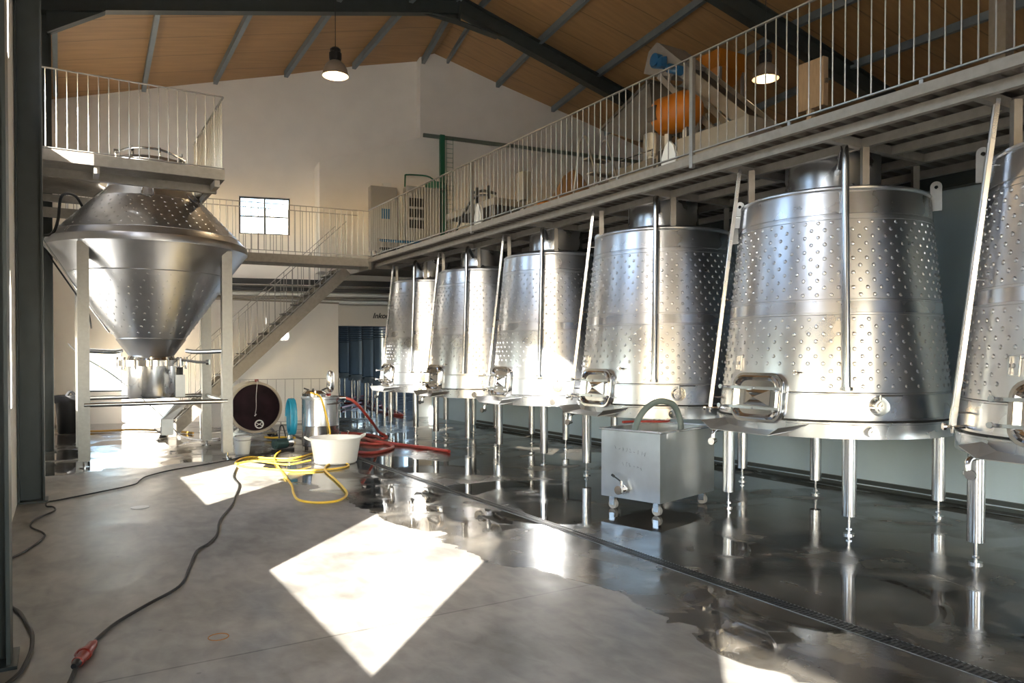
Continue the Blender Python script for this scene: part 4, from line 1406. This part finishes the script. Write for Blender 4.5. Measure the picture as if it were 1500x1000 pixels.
MB().tube(spline([(-.45, -.2, 2.5), (-.2, -.2, 2.52), (.2, -.2, 2.5), (.5, -.2, 2.25)], 4), .02, 8).tube([(-.45, -.2, 2.5), (-.46, -.2, 2.2)], .02, 8).build('green_conduit', GREENP, r)
MB().lathe([(0, 2.2), (.26, 2.2), (.26, 2.36), (0, 2.40)], 24, (.35, -.18, 0)).build('green_drum', GREENP, r)
o0 = onW(7.9, -1.0, 'right')
r = empty('pipe_rack', (o0.x, o0.y, MZ), -WS)
tag(r, 'low rack of dark blue pipes below the control panel', 'pipe rack')
for k in range(3):
    MB().cyl((-1.2, 0, .35 + k * .2), (1.4, 0, .35 + k * .2), .035, 10).build('rack_pipe', (BLUEP, BLKP, BLUEP)[k], r)
MB().box(-1.22, -1.16, -.03, .03, 0, .8).box(1.36, 1.42, -.03, .03, 0, .8).build('rack_post', GALV, r, smooth=False)
MB().box(-.75, -.35, -.1, .1, .0, .25).build('blue_tray', BLUEP, r, smooth=False)
# green riser pipe and long horizontal pipe
a = onW(8.50, -.46)
r = empty('green_riser', (a.x, a.y, MZ), -WS)
tag(r, 'vertical green pipe with wire cable ladder rising on the far wall', 'pipe')
MB().box(-.06, .06, -.05, .05, 0, 7.28 - MZ).build('riser_pipe', GREENP, r, smooth=False)
m = MB().cyl((.12, 0, .5), (.12, 0, 3.6), .006, 6).cyl((.30, 0, .5), (.30, 0, 3.6), .006, 6)
for k in range(26): m.cyl((.12, 0, .55 + k * .12), (.30, 0, .55 + k * .12), .005, 5)
m.build('cable_ladder', GREENP, r)
a = onW(8.02, -.40); b = onW(16.8, -.40)
o = MB().bar(a + Vector((0, 0, 7.24)), b + Vector((0, 0, 7.24)), .06, .09).build('long_wall_pipe', mat('grey_green_pipe', (.16, .19, .16), .2, .5), smooth=False)
tag(o, 'long horizontal grey-green duct high on the far wall behind the railing', 'duct')

XM = 8.5


def PM(px, py, x=XM): return flx(px, py, x)


# grape sorting machine group ----------------------------------------
# inclined conveyor
r = empty('inclined_conveyor', (XM, 7.4, MZ))
tag(r, 'inclined white conveyor with blue motor at its raised upper end', 'conveyor')
def rel(p, o=Vector((XM, 7.4, MZ))): return p - o
ta = rel(PM(1112, 195)); tb = rel(PM(962, 72))
m = MB().bar(ta, tb, .04, .13, (1, 0, 0)) if False else MB()
up = (tb - ta).normalized()
nrm = up.cross(Vector((1, 0, 0))).normalized()
if nrm.z < 0: nrm = -nrm
for xo in (0, .55):
    MB().bar(ta + Vector((xo, 0, 0)), tb + Vector((xo, 0, 0)), .03, .20, nrm).build('side_plate', LGREY, r, smooth=False)
    MB().bar(ta + Vector((xo, 0, 0)) - nrm * .42, tb + Vector((xo, 0, 0)) - nrm * .30 - up * .35, .04, .09, nrm).build('lower_rail', LGREY, r, smooth=False)
MB().bar(ta + Vector((.275, 0, 0)) + nrm * .02, tb + Vector((.275, 0, 0)) + nrm * .02, .50, .03, nrm).build('belt', BLKP, r, smooth=False)
for t_ in (.18, .5, .8):
    q = ta.lerp(tb, t_)
    MB().bar(q - nrm * .10, q - nrm * .34 - up * .08, .03, .05, up).build('brace', LGREY, r, smooth=False)
# head shroud
pts = [rel(PM(*p)) for p in ((962, 62), (950, 76), (943, 108), (985, 112), (1000, 90))]
m = MB(); k = len(pts)
m.add(pts + [p + Vector((.55, 0, 0)) for p in pts], [tuple(range(k))[::-1], tuple(range(k, 2 * k))] + [(i, (i + 1) % k, k + (i + 1) % k, k + i) for i in range(k)])
m.build('head_shroud', LGREY, r, smooth=False)
c = rel(PM(966, 90))
m = MB().cyl(c + Vector((-.02, .10, .02)), c + Vector((-.02, -.16, -.08)), .10, 16).cyl(c + Vector((-.14, -.02, 0)), c + Vector((-.02, -.02, 0)), .10, 16).box(c.x - .14, c.x - .02, c.y - .20, c.y - .10, c.z - .16, c.z - .02)
m.build('drive_motor', BLUEP, r)
c = rel(PM(990, 100)); MB().cyl(c + Vector((-.10, .05, 0)), c + Vector((-.10, -.22, -.13)), .075, 14).build('drive_motor', BLUEP, r)
q = ta + Vector((.2, .35, 0))
for x_, y_, z_ in ((0, .2, 1.15), (.55, .2, 1.15), (0, 1.5, 1.9), (.55, 1.5, 1.9)):
    MB().bar((x_, y_, 0), (x_, y_, z_), .05, .05, (1, 0, 0)).build('leg', LGREY, r, smooth=False)

# destemmer with hopper
r = empty('destemming_machine', (8.9, 10.1, MZ))
tag(r, 'grey grape destemming machine with big hopper behind the railing', 'machine')
m = MB()
hp = [(-.30, 1.0, 2.15), (.5, 1.0, 2.15), (.5, -.30, 2.62), (-.30, -.30, 2.62)]
hb = [(-.15, .15, 1.75), (.3, .15, 1.75), (.3, -.28, 1.80), (-.15, -.28, 1.80)]
m.add([Vector(p) for p in hp + hb], [(0, 1, 5, 4), (1, 2, 6, 5), (2, 3, 7, 6), (3, 0, 4, 7)])
m.add([Vector(p) * 1 + Vector((0, 0, -.02)) for p in hp + hb], [(4, 5, 1, 0), (5, 6, 2, 1), (6, 7, 3, 2), (7, 4, 0, 3)])
m.bar(hp[0], hp[3], .05, .05).bar(hp[0], hp[1], .05, .05).bar(hp[1], hp[2], .05, .05).bar(hp[2], hp[3], .05, .05)
m.build('feed_hopper', MGREY, r, smooth=False)
MB().box(-.35, .5, -.6, .75, .35, 1.30).build('machine_body', mat('machine_body_paint', (.20, .185, .16), .2, .4, var=.1), r, smooth=False, bevel=.02)
m = MB()
for k in range(3): m.box(-.362, -.351, -.3 + k * .32, -.06 + k * .32, .95, 1.0)
m.box(-.365, -.351, -.58, -.48, .4, 1.25)
m.build('cover_slot', BLKP, r, smooth=False)
MB().box(-.37, -.351, -.60, -.56, .4, 1.3).build('corner_trim', GALV, r, smooth=False)
MB().box(-.4, .5, -1.0, -.62, .5, 1.35).build('motor_cabinet', BLKP, r, smooth=False, bevel=.02)
for x, y in ((-.3, -.55), (.45, -.55), (-.3, .7), (.45, .7)):
    MB().box(x - .03, x + .03, y - .03, y + .03, .0, .35).build('leg', LGREY, r, smooth=False)
MB().tube([(-.36, .4, 1.30), (-.36, .4, 1.42), (-.36, -.45, 1.42), (-.36, -.45, 1.30)], .018, 8).build('grab_rail', PIPE, r)
MB().tube([(0, -.1, 1.30), (0, -.1, 1.8)], .2, 16).build('feed_duct', SHEET, r)

c = PM(985, 162, 8.05)
r = empty('orange_pump', (c.x + .1, c.y, MZ))
tag(r, 'orange cylindrical pump housing with square opening below the conveyor head', 'pump')
zc = c.z - MZ
m = MB().tube([(-.03, .42, zc), (0, .40, zc), (0, .30, zc), (0, -.20, zc - .03), (0, -.36, zc - .05), (0, -.42, zc - .06)], .3, 24, True, [.12, .26, .29, .30, .20, .08])
m.build('pump_housing', ORANGE, r)
MB().box(-.30, -.22, .16, .34, zc - .12, zc + .10).build('square_port', BLKP, r, smooth=False)
MB().bar((0, .2, 0), (0, .2, zc - .25), .08, .08, (1, 0, 0)).bar((0, -.2, 0), (0, -.2, zc - .27), .08, .08, (1, 0, 0)).build('pump_stand', SHEET, r, smooth=False)

# orange bin behind the conveyor
r = empty('orange_hopper', (11.0, 10.5, MZ))
tag(r, 'dark orange hopper raised on legs behind the conveyor, left of the lit lamp', 'hopper')
m = MB()
m.add([(-.33, -.33, 3.75), (.33, -.33, 3.75), (.33, .33, 3.75), (-.33, .33, 3.75), (-.18, -.18, 3.15), (.18, -.18, 3.15), (.18, .18, 3.15), (-.18, .18, 3.15), (-.33, -.33, 3.42), (.33, -.33, 3.42), (.33, .33, 3.42), (-.33, .33, 3.42)],
      [(0, 1, 2, 3), (0, 8, 9, 1), (1, 9, 10, 2), (2, 10, 11, 3), (3, 11, 8, 0), (8, 4, 5, 9), (9, 5, 6, 10), (10, 6, 7, 11), (11, 7, 4, 8), (7, 6, 5, 4)])
m.build('hopper_body', ORANGE, r, smooth=False)
for x, y in ((-.30, -.30), (.30, -.30), (-.30, .30), (.30, .30)):
    MB().bar((x, y, 0), (x, y, 3.44), .05, .05, (1, 0, 0)).build('leg', SHEET, r, smooth=False)

# step ladder
a = PM(900, 260, 7.6)
r = empty('step_ladder', (7.6, 10.0, MZ))
tag(r, 'aluminium step ladder with hooped handrails leaning left of the destemmer', 'ladder')
for xo in (0, .45):
    MB().tube(spline([(xo, .75, .0), (xo, .45, 1.45), (xo, .40, 1.62), (xo, .28, 1.66), (xo, .20, 1.55)], 4) + [Vector((xo, -.35, .05))], .018, 8).build('ladder_rail', GALVW, r)
for k in range(5):
    MB().box(0, .45, -.28 + k * .11, -.10 + k * .11, .22 + k * .26, .245 + k * .26).build('step', GALV, r, smooth=False)

# white pointed boards standing at the railing
for px, py, lab, hh in ((981, 236, 'white pointed board standing behind the railing by the destemmer', .42), (701, 325, 'white pointed board standing behind the far railing', .50)):
    p = flx(px, py, 6.0)
    m = MB()
    w = .12
    out = [(-w, 0), (w, 0), (w, hh * .55), (w * .55, hh * .85), (0, hh), (-w * .55, hh * .85), (-w, hh * .55)]
    k = len(out)
    m.add([(-.02, y, z) for y, z in out] + [(.02, y, z) for y, z in out], [tuple(range(k))[::-1], tuple(range(k, 2 * k))] + [(i, (i + 1) % k, k + (i + 1) % k, k + i) for i in range(k)])
    o = m.build('pointed_board', WPLAS, loc=(6.0, p.y, MZ), smooth=False)
    tag(o, lab, 'board')

# wooden board on a post
p = PM(1186, 128)
r = empty('wooden_panel_box', (XM, p.y, MZ))
tag(r, 'pale wooden control box mounted on a post behind the near railing', 'box')
MB().box(-.04, .06, -.24, .18, p.z - MZ - .30, p.z - MZ + .33).build('box_body', WOODP, r, smooth=False, bevel=.008)
MB().box(-.02, .05, -.04, .03, 0, p.z - MZ - .30).build('post', WOODP, r, smooth=False)
MB().box(-.02, .02, -.27, -.24, p.z - MZ - .02, p.z - MZ + .04).build('latch', PIPE, r, smooth=False)

# white rack and press at the far middle
r = empty('vibrating_table', (8.0, 13.6, MZ))
tag(r, 'long pale steel sorting table with dark hoses behind the far railing', 'table')
MB().box(-.4, .4, -.2, 2.0, 1.05, 1.2).build('table_trough', LGREY, r, smooth=False, bevel=.01)
for x, y in ((-.35, -.1), (.35, -.1), (-.35, 1.9), (.35, 1.9)):
    MB().box(x - .03, x + .03, y - .03, y + .03, 0, 1.05).build('leg', LGREY, r, smooth=False)
MB().tube(spline([(-.45, 1.9, .1), (-.5, 1.2, .8), (-.45, .6, 1.3), (-.4, 0, 1.28)], 5), .025, 8).tube(spline([(-.3, .9, 1.5), (-.3, .4, 1.45), (-.3, -.1, 1.3)], 4), .03, 8).build('table_hose', BLKP, r)
MB().cyl((-.35, .6, 1.2), (-.35, .6, 1.55), .03, 8).build('table_upright', BLKP, r)
MB().cyl((-.35, .1, 1.2), (-.35, .1, 1.5), .03, 8).build('table_upright', BLKP, r)
r = empty('switch_box', (7.3, 11.75, MZ))
tag(r, 'narrow pale switch box on a stand behind the far railing', 'box')
MB().box(-.08, .08, -.12, .12, .80, 1.32).build('box_body', LGREY, r, smooth=False, bevel=.01)
MB().box(-.02, .02, -.03, .03, 0, .80).build('stand', GALV, r, smooth=False)
r = empty('grape_press', (9.3, 13.0, MZ))
tag(r, 'brown and yellow grape press standing beyond the switch box', 'machine')
MB().lathe([(0, 1.9), (.20, 1.75), (.42, 1.35), (.50, 1.1), (.50, .6), (0, .6)], 24).build('press_hood', mat('brown_cover', (.20, .12, .06), 0, .6), r)
MB().box(-.55, -.30, .30, .55, .3, 1.25).box(-.55, -.3, -.65, -.35, .5, 1.1).build('yellow_guard', ORANGE, r, smooth=False, bevel=.02)
MB().box(-.4, .4, -.5, .5, .2, .6).build('press_base', LGREY, r, smooth=False)
for x, y in ((-.35, -.45), (.35, -.45), (-.35, .45), (.35, .45)):
    MB().box(x - .04, x + .04, y - .04, y + .04, 0, .2).build('leg', SHEET, r, smooth=False)
r = empty('machine_frame', (8.12, 7.75, MZ))
tag(r, 'pale machine frame with dark blue side below the conveyor', 'machine')
MB().box(-.3, .2, -.8, .55, .55, 1.15).build('frame_panel', LGREY, r, smooth=False, bevel=.01)
MB().box(-.31, .21, -.85, .6, .3, .55).build('blue_skirt', mat('navy_side', (.03, .035, .06), 0, .5), r, smooth=False)
MB().box(-.33, -.30, -.85, .6, .52, .60).build('orange_strip', ORANGE, r, smooth=False)
for x, y in ((-.25, -.75), (.15, -.75), (-.25, .5), (.15, .5)):
    MB().box(x - .03, x + .03, y - .03, y + .03, 0, .3).build('leg', LGREY, r, smooth=False)

# ================================================================== OUTSIDE
gm = mat('pale_yard_concrete', (.42, .40, .36), 0, .8, var=.1, vscale=1)
m = MB().box(-60, XL - .25, -60, 60, -.25, -.05).box(XL - .25, 60, -60, -6.2, -.25, -.05).box(XL - .25, 60, 31.2, 60, -.25, -.05).box(18.2, 60, -6.2, 31.2, -.25, -.05).box(XL-.25, 3.5, 20.5, 31.2, -.25, -.05)
struct(m.build('floor_yard', gm, smooth=False))
# white neighbouring building seen through the small window
o = MB()
o.add([(2.5, 31, 0), (9, 30.5, 0), (9, 30.5, 8.4), (2.5, 31, 5.0), (2.5, 33, 0), (9, 32.5, 0), (9, 32.5, 8.4), (2.5, 33, 5.0)], [(0, 1, 2, 3), (7, 6, 5, 4), (0, 4, 5, 1), (1, 5, 6, 2), (2, 6, 7, 3), (3, 7, 4, 0)])
ob = o.build('neighbour_building', mat('white_render', (.75, .74, .72), 0, .7), smooth=False)
tag(ob, 'sunlit white outdoor structure seen through the small upper window', 'building')

# ================================================================== LIGHT
w = bpy.data.worlds.new('sky'); SC.world = w
w.use_nodes = True
nt = w.node_tree
bg = nt.nodes['Background']
sk = nt.nodes.new('ShaderNodeTexSky')
sk.sky_type = 'NISHITA'; sk.sun_disc = False
SUN_EL = math.radians(23.3); AZ = math.radians(46.4)
sk.sun_elevation = SUN_EL
# sun stands at the left and behind: direction towards the sun = (-cos, -sin)
sk.sun_rotation = math.atan2(-1, -1.05)
sk.air_density = 1.0; sk.dust_density = 1.5
nt.links.new(sk.outputs[0], bg.inputs[0])
bg.inputs[1].default_value = .72
s = bpy.data.lights.new('sun', 'SUN'); s.energy = 22; s.angle = math.radians(.53); s.color = (1, .94, .86)
so = bpy.data.objects.new('sun', s); COL.objects.link(so)
d = Vector((math.cos(SUN_EL) * math.cos(AZ), math.cos(SUN_EL) * math.sin(AZ), -math.sin(SUN_EL)))
so.rotation_euler = d.to_track_quat('-Z', 'Y').to_euler()


def portal(loc, sx, sy, direction):
    l = bpy.data.lights.new('sky_portal', 'AREA'); l.shape = 'RECTANGLE'; l.size = sx; l.size_y = sy
    l.cycles.is_portal = True
    o = bpy.data.objects.new('sky_portal', l); COL.objects.link(o)
    o.location = loc
    o.rotation_euler = Vector(direction).to_track_quat('-Z', 'Z').to_euler()


for a, b, z0, z1 in WINS:
    if True:
        portal((XL - .23, (a + b) / 2, (z0 + z1) / 2), b - a, z1 - z0, (1, 0, 0))
portal((3.3, -6.21, 1.85), 4.2, 3.7, (0, 1, 0))
p = onW(4.2, .26); portal((p.x, p.y, 4.95), 1.2, .95, -WN)
p = onW(.8, .26); portal((p.x, p.y, 1.25), .75, .95, -WN)
portal((14.21, 23.7, 2.3), 11, 2.2, (-1, 0, 0))

SC.view_settings.view_transform = 'Standard'
SC.view_settings.look = 'None'
SC.view_settings.gamma = 1
SC.view_settings.exposure = 1.15
SC.cycles.max_bounces = 10
SC.cycles.diffuse_bounces = 5
SC.cycles.glossy_bounces = 5
SC.cycles.transparent_max_bounces = 8
SC.cycles.sample_clamp_indirect = 6
SC.cycles.use_denoising = True
SC.cycles.denoiser = 'OPENIMAGEDENOISE'
